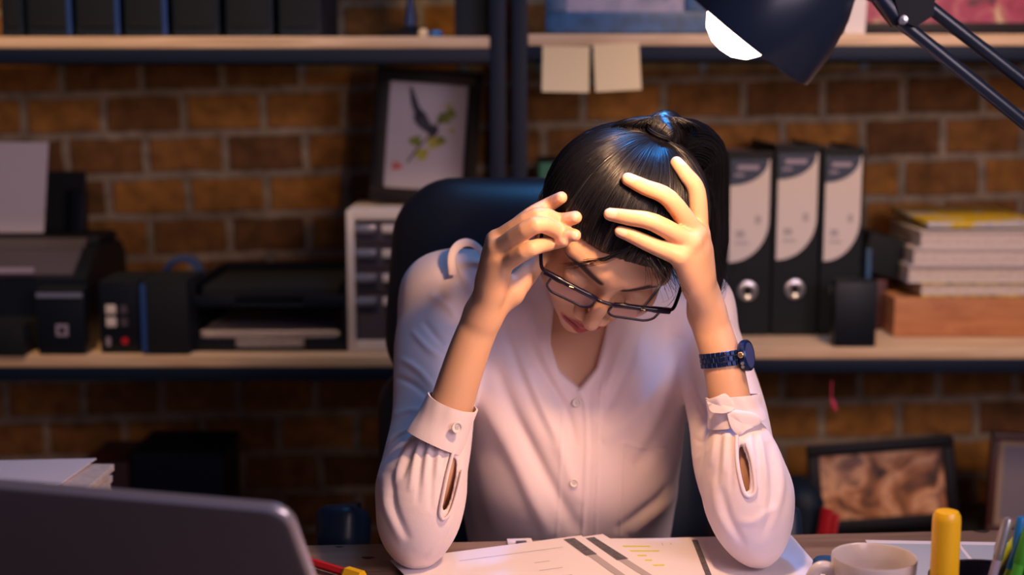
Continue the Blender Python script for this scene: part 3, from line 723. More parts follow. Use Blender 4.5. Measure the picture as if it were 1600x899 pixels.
# yellow marker standing in the cup
def stick(name, label, foot, top, parts, cat='pen', group='pens in the pen cup'):
    foot, top = np.array(foot, float), np.array(top, float); d = top-foot; Ln = np.linalg.norm(d)
    t = thing(name, label, cat, foot, group=group); t.rotation_euler = Vector(d).to_track_quat('Z', 'Y').to_euler()
    for (nm, m, prof) in parts:
        MB().lathe([(r, z*Ln) for r, z in prof], n=24).build(nm, m, t, ang=40)
    return t
tp = at(1480, 797, Yc)
ft = (tp[0]+.0, Yc, .756)
Lr = .0115
stick('glue_stick', 'thick yellow marker with a domed cap standing in the pen cup', ft, tp,
      [('cap', 'yellow', [(Lr*.93, .50), (Lr, .505), (Lr, .93), (Lr*.96, .965), (Lr*.80, .99), (Lr*.45, .999), (0, 1.0)]), ('ring', 'lime', [(Lr*.9, .47), (Lr*1.0, .475), (Lr*1.0, .50), (Lr*.9, .505)]), ('barrel', 'yellow', [(0, 0), (Lr*.9, .005), (Lr*.9, .475), (Lr*.5, .48)])], 'marker', None)
def pen(label, fx, fy, px, py, Y, r, body, cap, clip=None, z0=.757):
    tp = at(px, py, Y)
    q = stick('pen', label, (cc[0]+fx, Yc+fy, z0), tp, [('barrel', body, [(0, 0), (r*.5, .02), (r, .08), (r, .70)]), ('cap', cap, [(r*1.02, .70), (r*1.12, .705), (r*1.12, .95), (r*.9, .985), (0, 1.0)])])
    if clip:
        Ln = float(np.linalg.norm(tp-np.array((cc[0]+fx, Yc+fy, z0))))
        MB().box((r*1.5, 0, Ln*.86), (r*.35, r*.7, Ln*.22), bev=r*.1).build('clip', clip, q)
pen('silver-grey pen leaning right in the pen cup', -.018, -.008, 1577, 808, Yc+.004, .0036, 'grey', 'silver', 'silver')
pen('pale green pen leaning low to the right in the pen cup', -.032, .008, 1593, 838, Yc+.022, .0042, 'ceramic', 'lime', None)
pen('black pen leaning between the pale and the lime pens in the pen cup', -.022, .018, 1600, 846, Yc+.012, .0038, 'black', 'black', None)
pen('blue capped pen farthest right in the pen cup', .012, .010, 1597, 806, Yc+.020, .0038, 'ceramic', 'bluepen', None)
pen('bright green pen at the right edge of the pen cup', -.002, -.014, 1612, 815, Yc-.01, .0045, 'green', 'green', 'green')
pen('turquoise pen between the silver and the green pens', -.008, .0, 1601, 832, Yc+.002, .0036, 'lime', 'cyan', None)
# dark cap lying behind the mug handle
p = on(1292, 893); q = thing('lens_cap', 'small dark cap lying behind the mug handle', 'cap', (p[0], p[1], .7515))
MB().lathe([(0, 0), (.013, 0), (.014, .002), (.014, .009), (.012, .011), (0, .011)], n=28).build('cap_body', 'frame_blue', q)
MB().lathe([(.0142, .003), (.0146, .0045), (.0142, .006)], n=28).build('grip_ring', 'black', q)

# red pencil
pt = on(566, 903, .757); pf = on(470, 874, .757)
d = pt-pf; Ln = np.linalg.norm(d)
t = thing('pencil', 'red pencil with a yellow end beside the laptop', 'pencil', pf); t.rotation_euler = Vector(d).to_track_quat('Z', 'Y').to_euler()
MB().lathe([(0, 0), (.0042, 0), (.0042, Ln*.72)], n=6).build('barrel', 'red', t, ang=20)
MB().lathe([(.0050, Ln*.72), (.0068, Ln*.76), (.0068, Ln), (.0, Ln)], n=6).build('end_cap', 'yellow', t, ang=20)

# ------------------------------------------------------------------ desk lamp
YL = 1.20
hc = at(1154, 44, YL); ax = np.array([.60, -.20, .77]); ax /= np.linalg.norm(ax)      # from the mouth towards the crown
LRD = 137/FPX*YL
rotL = np.array(Vector(ax).to_track_quat('Z', 'Y').to_matrix())
bx_, by_ = at(1900, 960, 1.2)[0], 1.22
t = thing('desk_lamp', 'dark blue articulated desk lamp reaching in from the upper right, lit', 'lamp', (.62, 1.20, .7505))
lo_ = np.array(t.location)
def lw(p): return np.array(p)-lo_
shade = MB().lathe([(LRD, 0), (LRD*1.005, .004), (LRD*.985, .03), (LRD*.89, .060), (LRD*.72, .088), (LRD*.50, .106), (LRD*.36, .113), (LRD*.34, .160), (LRD*.28, .168), (0, .170), (0, .160), (LRD*.3, .11), (LRD*.68, .085), (LRD*.86, .058), (LRD*.96, .03), (LRD*.98, 0)], lw(hc), 64, rot=rotL).build('lamp_shade', 'enamel', t)
MB().lathe([(LRD*.36, .118), (LRD*.365, .121), (LRD*.36, .124)], lw(hc), 32, rot=rotL).build('vent_ring', 'silver', shade)
Rb = LRD*.43
MB().lathe([(0, -.023), (Rb*.35, -.0213), (Rb*.68, -.0155), (Rb*.90, -.006), (Rb, .004), (Rb*.9, .02), (Rb*.5, .05), (Rb*.35, .08), (0, .09)], lw(hc), 48, rot=rotL).build('light_bulb', 'bulb', t)
k0 = at(1405, 32, YL+.02); k1 = at(1440, -8, YL+.02)
e0_ = at(1405, 32, YL+.02); e1_ = at(1780, 338, YL+.06)
f0_ = at(1432, -5, YL+.02); f1_ = at(1795, 282, YL+.06)
MB().tube([lw(e0_), lw(e1_)], .0058, 16).build('arm_bar', 'enamel', t)
MB().tube([lw(f0_), lw(f1_)], .0058, 16).build('arm_bar', 'enamel', t)
top = hc+ax*.15
MB().tube([lw(top), lw(at(1330, -25, YL+.02)), lw(at(1372, -10, YL+.02)), lw(e0_)], [.008, .009, .009, .009], 14).build('neck', 'enamel', t)
MB().prism([(-.019, .03), (.022, .03), (.020, -.004), (.006, -.014), (-.008, -.008)], lw(e0_)+[0.006, -.010, .008], (1, 0, 0), (0, 0, 1), (0, .020, 0)).build('knuckle', 'matte', t)
MB().lathe([(0, -.004), (.0035, -.003), (.0042, 0), (0, 0)], lw(e0_)+[0, -.011, 0], 16, rot=rotm(R(-90))).build('screw', 'silver', t)
el = (e1_+f1_)/2
MB().lathe([(0, -.014), (.018, -.012), (.020, 0), (.018, .012), (0, .014)], lw(el), 24, rot=rotm(R(90))).build('elbow_joint', 'enamel', t)
MB().tube([lw(el), (-.02+.02, 0, .03)], .0065, 14).build('lower_arm', 'enamel', t)
MB().lathe([(0, 0), (.085, 0), (.088, .004), (.086, .012), (.05, .022), (.016, .028), (.012, .05), (0, .05)], n=48).build('base', 'enamel', t)
lamp('desk_lamp_light', 'SPOT', hc-ax*.030, at(905, 640, 1.40), 9, (1, .55, .27), .022, 150, .6)

# ================================================================== the woman
f4 = np.float32
class Field:
    def __init__(s, lo, hi, h):
        s.lo = np.array(lo, float); s.h = h; s.n = np.ceil((np.array(hi)-s.lo)/h).astype(int)+1
        s.D = np.full(s.n, .05, f4)
    def win(s, lo, hi):
        a = np.clip(np.floor((np.array(lo)-s.lo)/s.h).astype(int), 0, s.n); b = np.clip(np.ceil((np.array(hi)-s.lo)/s.h).astype(int)+1, 0, s.n)
        sl = tuple(slice(x, y) for x, y in zip(a, b))
        g = [(s.lo[i]+s.h*np.arange(a[i], b[i])).astype(f4) for i in range(3)]
        return sl, g[0][:, None, None], g[1][None, :, None], g[2][None, None, :]
    def put(s, fn, lo, hi, k=0, m=.012, cut=False):
        lo = np.minimum(lo, hi)-m-k; hi = np.maximum(lo+m+k, hi)+m+k
        sl, X, Y, Z_ = s.win(lo, hi)
        if 0 in s.D[sl].shape: return
        d = fn(X, Y, Z_).astype(f4); e = s.D[sl]
        if cut: e, d = -e, d
        if k > 0:
            t_ = np.clip(.5+.5*(e-d)/k, 0, 1); r = e*(1-t_)+d*t_-k*t_*(1-t_)
        else: r = np.minimum(e, d)
        s.D[sl] = -r if cut else r
    def cap(s, a, b, ra, rb, k=.008, cut=False):
        a, b = np.array(a, float), np.array(b, float); ba = b-a; L2 = ba@ba+1e-12
        def fn(X, Y, Z_):
            t_ = np.clip(((X-a[0])*ba[0]+(Y-a[1])*ba[1]+(Z_-a[2])*ba[2])/L2, 0, 1)
            return np.sqrt((X-a[0]-ba[0]*t_)**2+(Y-a[1]-ba[1]*t_)**2+(Z_-a[2]-ba[2]*t_)**2)-(ra+(rb-ra)*t_)
        r = max(ra, rb); s.put(fn, np.minimum(a, b)-r, np.maximum(a, b)+r, k, cut=cut)
    def chain(s, P, k=.008, off=0, sm=5, cut=False):
        """one tapered limb along a smoothed path, blended as a whole"""
        Q = smooth_path([[*a, r+off] for a, r in P], sm) if len(P) > 2 and sm > 1 else np.array([[*a, r+off] for a, r in P])
        def fn(X, Y, Z_):
            d = None
            for u, v in zip(Q[:-1], Q[1:]):
                ba = v[:3]-u[:3]; L2 = ba@ba+1e-12
                t_ = np.clip(((X-u[0])*ba[0]+(Y-u[1])*ba[1]+(Z_-u[2])*ba[2])/L2, 0, 1)
                e = np.sqrt((X-u[0]-ba[0]*t_)**2+(Y-u[1]-ba[1]*t_)**2+(Z_-u[2]-ba[2]*t_)**2)-(u[3]+(v[3]-u[3])*t_)
                d = e if d is None else np.minimum(d, e)
            return d
        r = Q[:, 3].max(); s.put(fn, Q[:, :3].min(0)-r, Q[:, :3].max(0)+r, k, cut=cut)
    def ell(s, c, r, Mx=None, k=.01, cut=False):
        c = np.array(c, float); r = np.array(r, float); Mx = np.eye(3) if Mx is None else Mx
        def fn(X, Y, Z_):
            dx, dy, dz = X-c[0], Y-c[1], Z_-c[2]
            q = [dx*Mx[0, i]+dy*Mx[1, i]+dz*Mx[2, i] for i in range(3)]
            k0 = np.sqrt(sum((q[i]/r[i])**2 for i in range(3))); k1 = np.sqrt(sum((q[i]/r[i]**2)**2 for i in range(3)))+1e-6
            return k0*(k0-1)/k1
        ext = np.sqrt((Mx**2)@(r**2)); s.put(fn, c-ext, c+ext, k, cut=cut)
    def mesh(s):
        D = s.D; o, h = s.lo, s.h; S_ = D < 0
        nx, ny, nz = np.array(D.shape)-1
        cnt = np.zeros((nx, ny, nz), np.int8); cor = [(i, j, k) for i in (0, 1) for j in (0, 1) for k in (0, 1)]
        for i, j, k in cor: cnt += S_[i:i+nx, j:j+ny, k:k+nz]
        act = (cnt > 0) & (cnt < 8); I = np.argwhere(act); idm = np.full(act.shape, -1, np.int32); idm[act] = np.arange(len(I))
        vals = {c: D[I[:, 0]+c[0], I[:, 1]+c[1], I[:, 2]+c[2]] for c in cor}
        P = np.zeros((len(I), 3)); N_ = np.zeros(len(I))
        for c in cor:
            for ax_ in range(3):
                if c[ax_]: continue
                c2 = list(c); c2[ax_] = 1; c2 = tuple(c2); a, b = vals[c], vals[c2]; m = (a < 0) != (b < 0)
                t_ = np.where(m, a/(a-b+1e-20), 0); q = np.zeros((len(I), 3)); q[:] = c; q[:, ax_] += t_
                P += q*m[:, None]; N_ += m
        V = o+h*(I+P/N_[:, None]); F = []
        for ax_ in range(3):
            A = np.moveaxis(S_, ax_, 0); e = A[:-1] != A[1:]; Q = np.argwhere(e[:, 1:-1, 1:-1])
            if not len(Q): continue
            u, v = [i for i in range(3) if i != ax_]
            full = np.zeros((len(Q), 3), int); full[:, ax_] = Q[:, 0]; full[:, u] = Q[:, 1]+1; full[:, v] = Q[:, 2]+1
            ins = A[Q[:, 0], Q[:, 1]+1, Q[:, 2]+1]
            ids = []
            for du, dv_ in ((-1, -1), (0, -1), (0, 0), (-1, 0)):
                g = full.copy(); g[:, u] += du; g[:, v] += dv_; ids.append(idm[g[:, 0], g[:, 1], g[:, 2]])
            q = np.stack(ids, 1); flip = ins if ax_ != 1 else ~ins
            q[~flip] = q[~flip][:, ::-1]; F.append(q)
        return V, np.concatenate(F)
def mesh_normals(V, F):
    a = np.cross(V[F[:, 2]]-V[F[:, 0]], V[F[:, 3]]-V[F[:, 1]]); n = np.zeros_like(V)
    for i in range(4): np.add.at(n, F[:, i], a)
    return n/(np.linalg.norm(n, axis=1)[:, None]+1e-12)
def relax(V, F, it=1, lam=.5):
    E = np.concatenate([F[:, [0, 1]], F[:, [1, 2]], F[:, [2, 3]], F[:, [3, 0]]])
    for _ in range(it):
        s_ = np.zeros_like(V); c_ = np.zeros(len(V))
        for i in range(3): s_[:, i] = np.bincount(E[:, 0], V[E[:, 1], i], len(V))+np.bincount(E[:, 1], V[E[:, 0], i], len(V))
        c_ = np.bincount(E[:, 0], minlength=len(V))+np.bincount(E[:, 1], minlength=len(V))
        V = V+lam*(s_/c_[:, None]-V)
    return V
def fast_obj(name, V, F, mats, parent=None, col=None, org=None):
    me = bpy.data.meshes.new(name); org = np.zeros(3) if org is None else np.array(org)
    me.vertices.add(len(V)); me.vertices.foreach_set('co', (V-org).astype(f4).ravel())
    nF, k = F.shape; me.loops.add(nF*k); me.loops.foreach_set('vertex_index', F.astype(np.int32).ravel())
    me.polygons.add(nF); me.polygons.foreach_set('loop_start', np.arange(0, nF*k, k, dtype=np.int32)); me.polygons.foreach_set('loop_total', np.full(nF, k, np.int32))
    me.polygons.foreach_set('use_smooth', [True]*nF); me.update(calc_edges=True); me.validate()
    if col is not None:
        ca = me.color_attributes.new('tone', 'FLOAT_COLOR', 'POINT'); ca.data.foreach_set('color', np.concatenate([col, np.ones((len(col), 1))], 1).astype(f4).ravel())
    me.materials.append(M[mats] if isinstance(mats, str) else mats)
    o = bpy.data.objects.new(name, me); C.objects.link(o); o.location = org
    if parent: o.parent = parent; o.location = org-np.array(parent.location)
    return o

# materials of the figure
def skin_mat():
    m = bpy.data.materials.new('skin'); m.use_nodes = True; N = m.node_tree.nodes; L = m.node_tree.links; b = N['Principled BSDF']
    a = N.new('ShaderNodeVertexColor'); a.layer_name = 'tone'; L.new(a.outputs[0], b.inputs['Base Color'])
    b.inputs['Roughness'].default_value = .48; b.inputs['Specular IOR Level'].default_value = .35
    b.inputs['Subsurface Weight'].default_value = .18; b.inputs['Subsurface Radius'].default_value = (1, .35, .2); b.inputs['Subsurface Scale'].default_value = .008
    tc = N.new('ShaderNodeTexCoord'); n2 = N.new('ShaderNodeTexNoise'); n2.inputs['Scale'].default_value = 420; n2.inputs['Detail'].default_value = 3
    L.new(tc.outputs['Object'], n2.inputs['Vector']); bp = N.new('ShaderNodeBump'); bp.inputs['Strength'].default_value = .12; bp.inputs['Distance'].default_value = .0008
    L.new(n2.outputs['Fac'], bp.inputs['Height']); L.new(bp.outputs[0], b.inputs['Normal']); return m
M['skin'] = skin_mat()
M['blouse'] = mat('blouse_fabric', (.78, .65, .66), .62, 0, .3, bump=.06, bscale=500, Sheen_Weight=.25, Sheen_Roughness=.5)
M['cuff'] = M['blouse']
M['button'] = mat('pearl_button', (.78, .70, .66), .25)
def hair_mat():
    m = mat('black_hair', (.005, .005, .008), .38, 0, .32, Coat_Weight=.35, Coat_Roughness=.24, Coat_IOR=1.6); b = m.node_tree.nodes['Principled BSDF']
    b.inputs['Sheen Weight'].default_value = 0; return m
M['hair'] = hair_mat()
M['trousers'] = mat('dark_trousers', (.02, .025, .04), .8)
M['watch'] = mat('watch_steel_blue', (.015, .035, .12), .28, .75, .5)
M['specs'] = mat('spectacle_acetate', (.006, .004, .014), .22, 0, .4)
M['gold'] = mat('gold', (.75, .50, .22), .3, .9)

BL = np.array([.065, 1.66, .5])            # where she sits
# --- head frame: x to her left, y out of the face, z to the crown
def head_matrix(y_, p_, r_):
    B = np.diag([1., -1, 1]); cy, sy = math.cos(y_), math.sin(y_); Yw = np.array([[cy, -sy, 0], [sy, cy, 0], [0, 0, 1]])
    c, s = math.cos(p_), math.sin(p_); Pp = np.array([[1, 0, 0], [0, c, s], [0, -s, c]])
    c, s = math.cos(r_), math.sin(r_); Rr = np.array([[c, 0, s], [0, 1, 0], [-s, 0, c]])
    return B@Rr@Pp@Yw
MH = head_matrix(R(-12), R(52), R(28)); HC = at(962, 350, 1.46)
def hw(p): return HC+MH@np.array(p, float)
def hl(P): return (np.asarray(P)-HC)@MH
HAIR_C = np.array([0, -.004, .027]); HAIR_R = np.array([.0835, .087, .079])
def hair_front(px, py, out=0.0):
    """where the line of sight meets the hair, moved out by some distance"""
    d = at(px, py, 2.0)-CAM; d /= np.linalg.norm(d); o_ = (CAM-HC)@MH-HAIR_C; dl = d@MH; rr = HAIR_R+out
    a, b, c = (dl/rr)@(dl/rr), (dl/rr)@(o_/rr), (o_/rr)@(o_/rr)-1
    q = b*b-a*c
    t_ = (-b-math.sqrt(q))/a if q > 0 else -b/a
    return CAM+d*t_

# --- arms
fA = [(at(654, 822, 1.362), .024), (at(672, 760, 1.368), .0255), (at(706, 632, 1.378), .0218), (at(733, 548, 1.386), .0203), (at(754, 497, 1.39), .0192)]
fB = [(at(1175, 822, 1.360), .024), (at(1160, 740, 1.366), .0248), (at(1143, 640, 1.378), .0212), (at(1127, 560, 1.388), .0198), (at(1105, 492, 1.398), .0190)]
SA, SB = at(697, 466, 1.60), at(1094, 486, 1.60)
TC = (SA+SB)/2
def fingers_A():
    J = {}
    J['little'] = [(at(786, 414, 1.366), .0088), (at(830, 389, 1.345), .0079), (hair_front(860, 381, .018), .0069), (hair_front(882, 377, .0150), .0058)]
    J['ring'] = [(at(777, 392, 1.372), .0100), (at(836, 352, 1.345), .0085), (hair_front(872, 362, .015), .0075), (hair_front(898, 368, .0115), .0063)]
    J['middle'] = [(at(776, 377, 1.386), .0102), (at(838, 338, 1.366), .0086), (hair_front(872, 345, .008), .0078), (hair_front(899, 340, .006), .0066)]
    J['index'] = [(at(789, 371, 1.400), .0100), (at(828, 338, 1.388), .0085), (hair_front(856, 321, .008), .0075), (hair_front(877, 309, .006), .0062)]
    J['thumb'] = [(at(797, 457, 1.402), .0135), (at(824, 428, 1.412), .0110), (at(847, 388, 1.430), .0098), (at(850, 345, 1.440), .0088), (at(851, 309, 1.440), .0068)]
    return J
def fingers_B():
    J = {}
    J['little'] = [(at(1063, 402, 1.352), .0090), (hair_front(1020, 384, .014), .0080), (hair_front(990, 370, .011), .0070), (hair_front(969, 362, .0075), .0058)]
    J['ring'] = [(at(1079, 380, 1.360), .0100), (hair_front(1022, 348, .017), .0087), (hair_front(982, 340, .012), .0077), (hair_front(953, 335, .008), .0064)]
    J['middle'] = [(at(1086, 366, 1.374), .0104), (hair_front(1046, 311, .015), .0088), (hair_front(1008, 293, .011), .0078), (hair_front(981, 280, .008), .0065)]
    J['index'] = [(at(1092, 368, 1.388), .0100), (at(1089, 301, 1.382), .0088), (hair_front(1072, 273, .010), .0076), (hair_front(1057, 254, .0075), .0062)]
    J['thumb'] = [(at(1098, 452, 1.415), .0130), (at(1098, 425, 1.436), .0105), (at(1099, 392, 1.450), .0095), (at(1096, 362, 1.452), .0075)]
    return J
JA, JB = fingers_A(), fingers_B()

def build_body(h=.0016):
    F_ = Field((-.15, 1.29, .745), (.30, 1.74, 1.19), h)
    # trunk
    for args in torso_parts(0): F_.ell(*args[:2], k=args[2])
    F_.cap(SA, TC+[0, .020, .005], .036, .048, .02); F_.cap(SB, TC+[0, .020, .005], .036, .048, .02)
    F_.cap(hw((0, -.038, -.045)), TC+np.array([.0, .02, -.01]), .050, .056, .02)
    # head
    e = lambda c, r, k=.01, cut=False: F_.ell(hw(c), r, MH, k, cut)
    c_ = lambda a, b, ra, rb, k=.006, cut=False: F_.cap(hw(a), hw(b), ra, rb, k, cut)
    e((0, -.006, .027), (.071, .074, .067), .01)
    e((0, .022, .030), (.058, .056, .045), .02)
    e((0, .030, -.018), (.060, .056, .075), .02)
    e((0, .036, -.062), (.044, .044, .040), .02)
    e((0, .068, -.094), (.016, .016, .014), .02)
    for s_ in (-1, 1):
        e((s_*.035, .058, -.026), (.026, .026, .024), .018)
        c_((s_*.012, .079, .030), (s_*.046, .064, .032), .010, .009, .014)
        e((s_*.031, .103, .007), (.017, .017, .012), .012, True)
        e((s_*.031, .0735, .007), (.0165, .0150, .0120), .004)
        c_((s_*.021, .0885, .0040), (s_*.033, .0895, .0015), .0012, .0014, .003); c_((s_*.033, .0895, .0015), (s_*.044, .082, .004), .0014, .0012, .003)
        c_((s_*.019, .0835, .019), (s_*.043, .079, .0165), .0010, .0010, .004, True)
        e((s_*.0120, .0925, -.0325), (.0080, .0095, .0068), .005)
        e((s_*.074, -.006, -.002), (.007, .017, .030), .008)
    c_((0, .083, .022), (0, .0985, -.006), .0062, .0064, .010)
    c_((0, .0970, -.006), (0, .1045, -.0270), .0064, .0085, .008)
    for s_ in (-1, 1): e((s_*.0058, .0985, -.0405), (.0032, .0042, .0032), .002, True)
    e((0, .066, -.064), (.030, .027, .024), .014)
    for s_ in (-1, 1):
        c_((0, .0915, -.0565), (s_*.0215, .0815, -.0625), .0048, .0026, .004)
        c_((0, .0905, -.0685), (s_*.018, .0820, -.0645), .0058, .0030, .004)
        c_((0, .0975, -.0625), (s_*.020, .0860, -.0630), .0013, .0012, .0025, True)
    # arms
    for S_, mid, f in ((SA, at(668, 620, 1.49), fA), (SB, at(1130, 640, 1.48), fB)):
        F_.chain([(S_, .036), (mid, .029), (f[0][0], .024)], .015); F_.chain(f, .008)
    for f, J, sg in ((fA, JA, 1), (fB, JB, -1)):
        wr = f[-1][0]
        for i, nm in enumerate(('little', 'ring', 'middle', 'index')):
            m0 = wr+np.array([0, [-.010, -.003, .004, .011][i], 0])
            F_.chain([(m0, .0125), (J[nm][0][0], J[nm][0][1]+.0012)], .010)
        for a, b in (('little', 'ring'), ('ring', 'middle'), ('middle', 'index')):
            F_.cap((wr+J[a][0][0])/2, J[b][0][0]*.8+wr*.2, .0095, .0085, .010)
        F_.cap(wr+np.array([0, .006, .004]), J['thumb'][0][0], .014, .0150, .012)
    F2s = []
    for J in (JA, JB):
        for nm in ('thumb', 'index', 'middle', 'ring', 'little'):
            F_.chain(J[nm], .0030, sm=4)
    V, Q = F_.mesh(); V = relax(V, Q, 2, .4)
    return V, Q
def torso_parts(o):
    tx = TC[0]
    return [((tx, 1.610, .915), (.140+o, .083+o, .130+o), .03),
            ((tx-.002, 1.615, .975), (.120+o, .062+o, .062+o), .03),
            ((tx-.055, 1.555, .880), (.058+o, .050+o, .055+o), .03), ((tx+.055, 1.555, .880), (.058+o, .050+o, .055+o), .03),
            ((tx-.004, 1.625, .76), (.116+o, .092+o, .22+o), .04)]
BV, BQ = build_body()
# tones
L_ = hl(BV); nrm_b = mesh_normals(BV, BQ)
base = np.array([.60, .345, .215]); col = np.tile(base, (len(BV), 1))
def blend(mask, c): 
    global col
    m = np.clip(mask, 0, 1)[:, None]; col = col*(1-m)+np.array(c)*m
def seg_d(P, a, b, sc=(1, 1, 1)):
    P = P*np.array(sc); a = np.array(a)*sc; b = np.array(b)*sc; ba = b-a; t_ = np.clip((P-a)@ba/(ba@ba), 0, 1); return np.linalg.norm(P-a-t_[:, None]*ba, axis=1)
sel = np.linalg.norm(L_, axis=1) < .14
for s_ in (-1, 1):
    for a, b, w_ in (((0, .096, -.0575), (s_*.020, .083, -.0625), .0042), ((0, .095, -.0685), (s_*.017, .084, -.0650), .0050)):
        d = seg_d(L_, a, b); blend(np.where(sel, (w_+.0015-d)/.002, 0), (.36, .075, .075))
    d = seg_d(L_, (0, .098, -.0628), (s_*.021, .084, -.063)); blend(np.where(sel, (.0018-d)/.001, 0), (.12, .025, .02))
    # brows and lash lines
    for a, b, w0 in (((s_*.0135, .088, .0265), (s_*.034, .083, .0315), .0056), ((s_*.034, .083, .0315), (s_*.051, .066, .0275), .0044)):
        d = seg_d(L_, a, b, (1, .35, 1)); blend(np.where(sel & (L_[:, 1] > .04), (w0-d)/.0022, 0)*.9, (.035, .022, .02))
    for a, b in (((s_*.020, .089, .0045), (s_*.033, .091, .0010)), ((s_*.033, .091, .0010), (s_*.0455, .082, .0040))):
        d = seg_d(L_, a, b, (1, .4, 1)); blend(np.where(sel, (.0016-d)/.001, 0)*.9, (.03, .02, .025))
for J in (JA, JB):
    for nm in ('index', 'middle', 'ring', 'little'):
        a, ra = J[nm][-1]; b, _ = J[nm][-2]; ax_ = (a-b)/np.linalg.norm(a-b)
        out = a-HC; out = out-ax_*(out@ax_); out /= np.linalg.norm(out); up_ = np.array([0, -.5, .5]); out = out+.3*up_; out = out-ax_*(out@ax_); out /= np.linalg.norm(out)
        cN = a+ax_*ra*.05+out*ra*.85; sd = np.cross(ax_, out); q = BV-cN
        d = np.sqrt(((q@ax_+ra*.35)/(ra*1.25))**2+((q@sd)/(ra*.72))**2+((q@out)/(ra*.55))**2)
        blend((1.05-d)/.12, (.76, .46, .37))
person = fast_obj('person', BV, BQ, 'skin', None, col, BL)
tag(person, 'woman in white blouse bent over the desk on her elbows, hands in her black hair', 'person')

# --- hair
def build_hair():
    rng = np.random.default_rng(3)
    pole = (np.array([.002, -.052, .092])-HAIR_C)/HAIR_R; pole /= np.linalg.norm(pole)
    e1_ = np.cross(pole, [0, 0, 1.0]); e1_ = np.array([1.0, 0, 0])-pole*pole[0]; e1_ /= np.linalg.norm(e1_); e2_ = np.cross(pole, e1_)
    def pt(th, ph, rad=1.0):
        d = math.cos(th)*pole+math.sin(th)*(math.cos(ph)*e1_+math.sin(ph)*e2_); return HAIR_C+HAIR_R*d*rad
    def inside(p):
        x, y, z = p; ax_ = abs(x)
        zf = .051-2.6*x*x-(.006 if x > .02 else 0)*min(1, (x-.02)/.03 if x > .02 else 0)
        if y > .040: return z > zf
        if y > .012: return z > np.interp(y, [.012, .040], [-.004, min(zf, .055)])
        return z > np.interp(y, [-.09, -.03, .012], [-.068, -.05, -.012])
    NP = 1300; NT = 60; ends = []
    for i in range(NP):
        ph = 2*PI*i/NP; th = .3
        while th < 3.0 and inside(pt(th, ph)): th += .01
        ends.append(th)
    ends = np.array(ends); k = 9; pad = np.concatenate([ends[-k:], ends, ends[:k]]); ends = np.array([pad[i:i+2*k+1].mean() for i in range(NP)])
    # smooth clumps around the head
    ph = np.arange(NP)*2*PI/NP
    def ring_noise(freqs, amp):
        s_ = np.zeros(NP)
        for f in freqs: s_ += rng.normal()*np.cos(f*ph+rng.uniform(0, 6.3))
        return amp*s_/math.sqrt(len(freqs))
    clump = ring_noise(range(18, 60), .0014)+ring_noise(range(60, 320), .0011)+ring_noise(range(5, 14), .0011)
    V = []; 
    for i in range(NT+1):
        t_ = i/NT
        for j in range(NP):
            th = .02+t_*(ends[j]-.02)
            edge = max(0, (t_-.86)/.14); fall = .090*edge**1.6; lift = clump[j]*min(1, t_*5)*(1-edge)
            p = pt(th, ph[j], 1-fall)
            q = HAIR_R*(p-HAIR_C)/HAIR_R**2; nn = (p-HAIR_C)/HAIR_R**2; nn = nn/np.linalg.norm(nn)
            V.append(p+nn*lift)
    F = [(i*NP+j, i*NP+(j+1) % NP, (i+1)*NP+(j+1) % NP, (i+1)*NP+j) for i in range(NT) for j in range(NP)]
    mb = MB(); V = np.array([hw(v) for v in V]); mb.add(V, F)
    def strand(P, r, n=3):
        P = np.asarray(P); mb.tube(P, np.linspace(1, .45, len(P))*r, n, caps=False)
    for s_ in range(3000):
        a = rng.uniform(0, 2*PI); j = int(a/(2*PI)*NP) % NP; te = ends[j]*rng.uniform(.55, 1.07); t0 = .05+rng.uniform(0, .35)*(rng.random() < .5)
        da = rng.normal()*.05; off = rng.uniform(.001, .0032); wv = rng.normal()*.012; P = []
        m_ = 14
        for i in range(m_+1):
            u = i/m_; th = t0+(te-t0)*u; aa = a+da*u+wv*math.sin(u*5); edge = max(0, (th/ends[j]-.86)/.14)
            p = pt(th, aa, 1-.10*min(1, edge)**1.6); nn = (p-HAIR_C)/HAIR_R**2; nn /= np.linalg.norm(nn); P.append(hw(p+nn*off*(.4+.6*math.sin(PI*min(u*1.1, 1)))))
        strand(P, rng.uniform(.00025, .00060))
    # flyaways
    for s_ in range(70):
        a = rng.uniform(0, 2*PI); j = int(a/(2*PI)*NP) % NP; t0 = rng.uniform(.1, 1.2); te = t0+rng.uniform(.3, .9); P = []
        hgt_ = rng.uniform(.003, .012)
        for i in range(13):
            u = i/12; th = t0+(te-t0)*u; p = pt(min(th, ends[j]), a+.15*u*rng.normal()*.2); nn = (p-HAIR_C); nn /= np.linalg.norm(nn); P.append(hw(p+nn*(.0015+hgt_*u*u)))
        strand(P, .00016)
    # loose strands at the forehead, temples and over the ear
    def lock(P, n_, spread, r=.0003, jit=.25):
        P = smooth_path(P, 8)
        for _ in range(n_):
            o1 = rng.normal(size=3)*spread; o2 = rng.normal(size=3)*spread*2
            strand([p+o1*(1-u)+o2*u for p, u in zip(P, np.linspace(0, 1, len(P)))], r*rng.uniform(.7, 1.2))
    hf = hair_front
    lock([hf(985, 385, .003), hf(950, 404, .004), hf(915, 412, .004), hf(890, 416, .004)], 24, .0016)
    lock([hf(1030, 400, .003), at(1040, 428, 1.362), at(1028, 452, 1.352), at(1010, 476, 1.350), at(1000, 486, 1.352)], 16, .0012)
    lock([hf(1040, 400, .003), at(1052, 430, 1.372), at(1056, 458, 1.376), at(1046, 474, 1.378), at(1036, 480, 1.378)], 3, .0010, .0002)
    lock([hf(1028, 385, .003), at(1036, 415, 1.36), at(1046, 440, 1.366)], 90, .0040)
    lock([hf(1005, 385, .002), at(1018, 405, 1.355), at(1032, 425, 1.360)], 60, .0035)
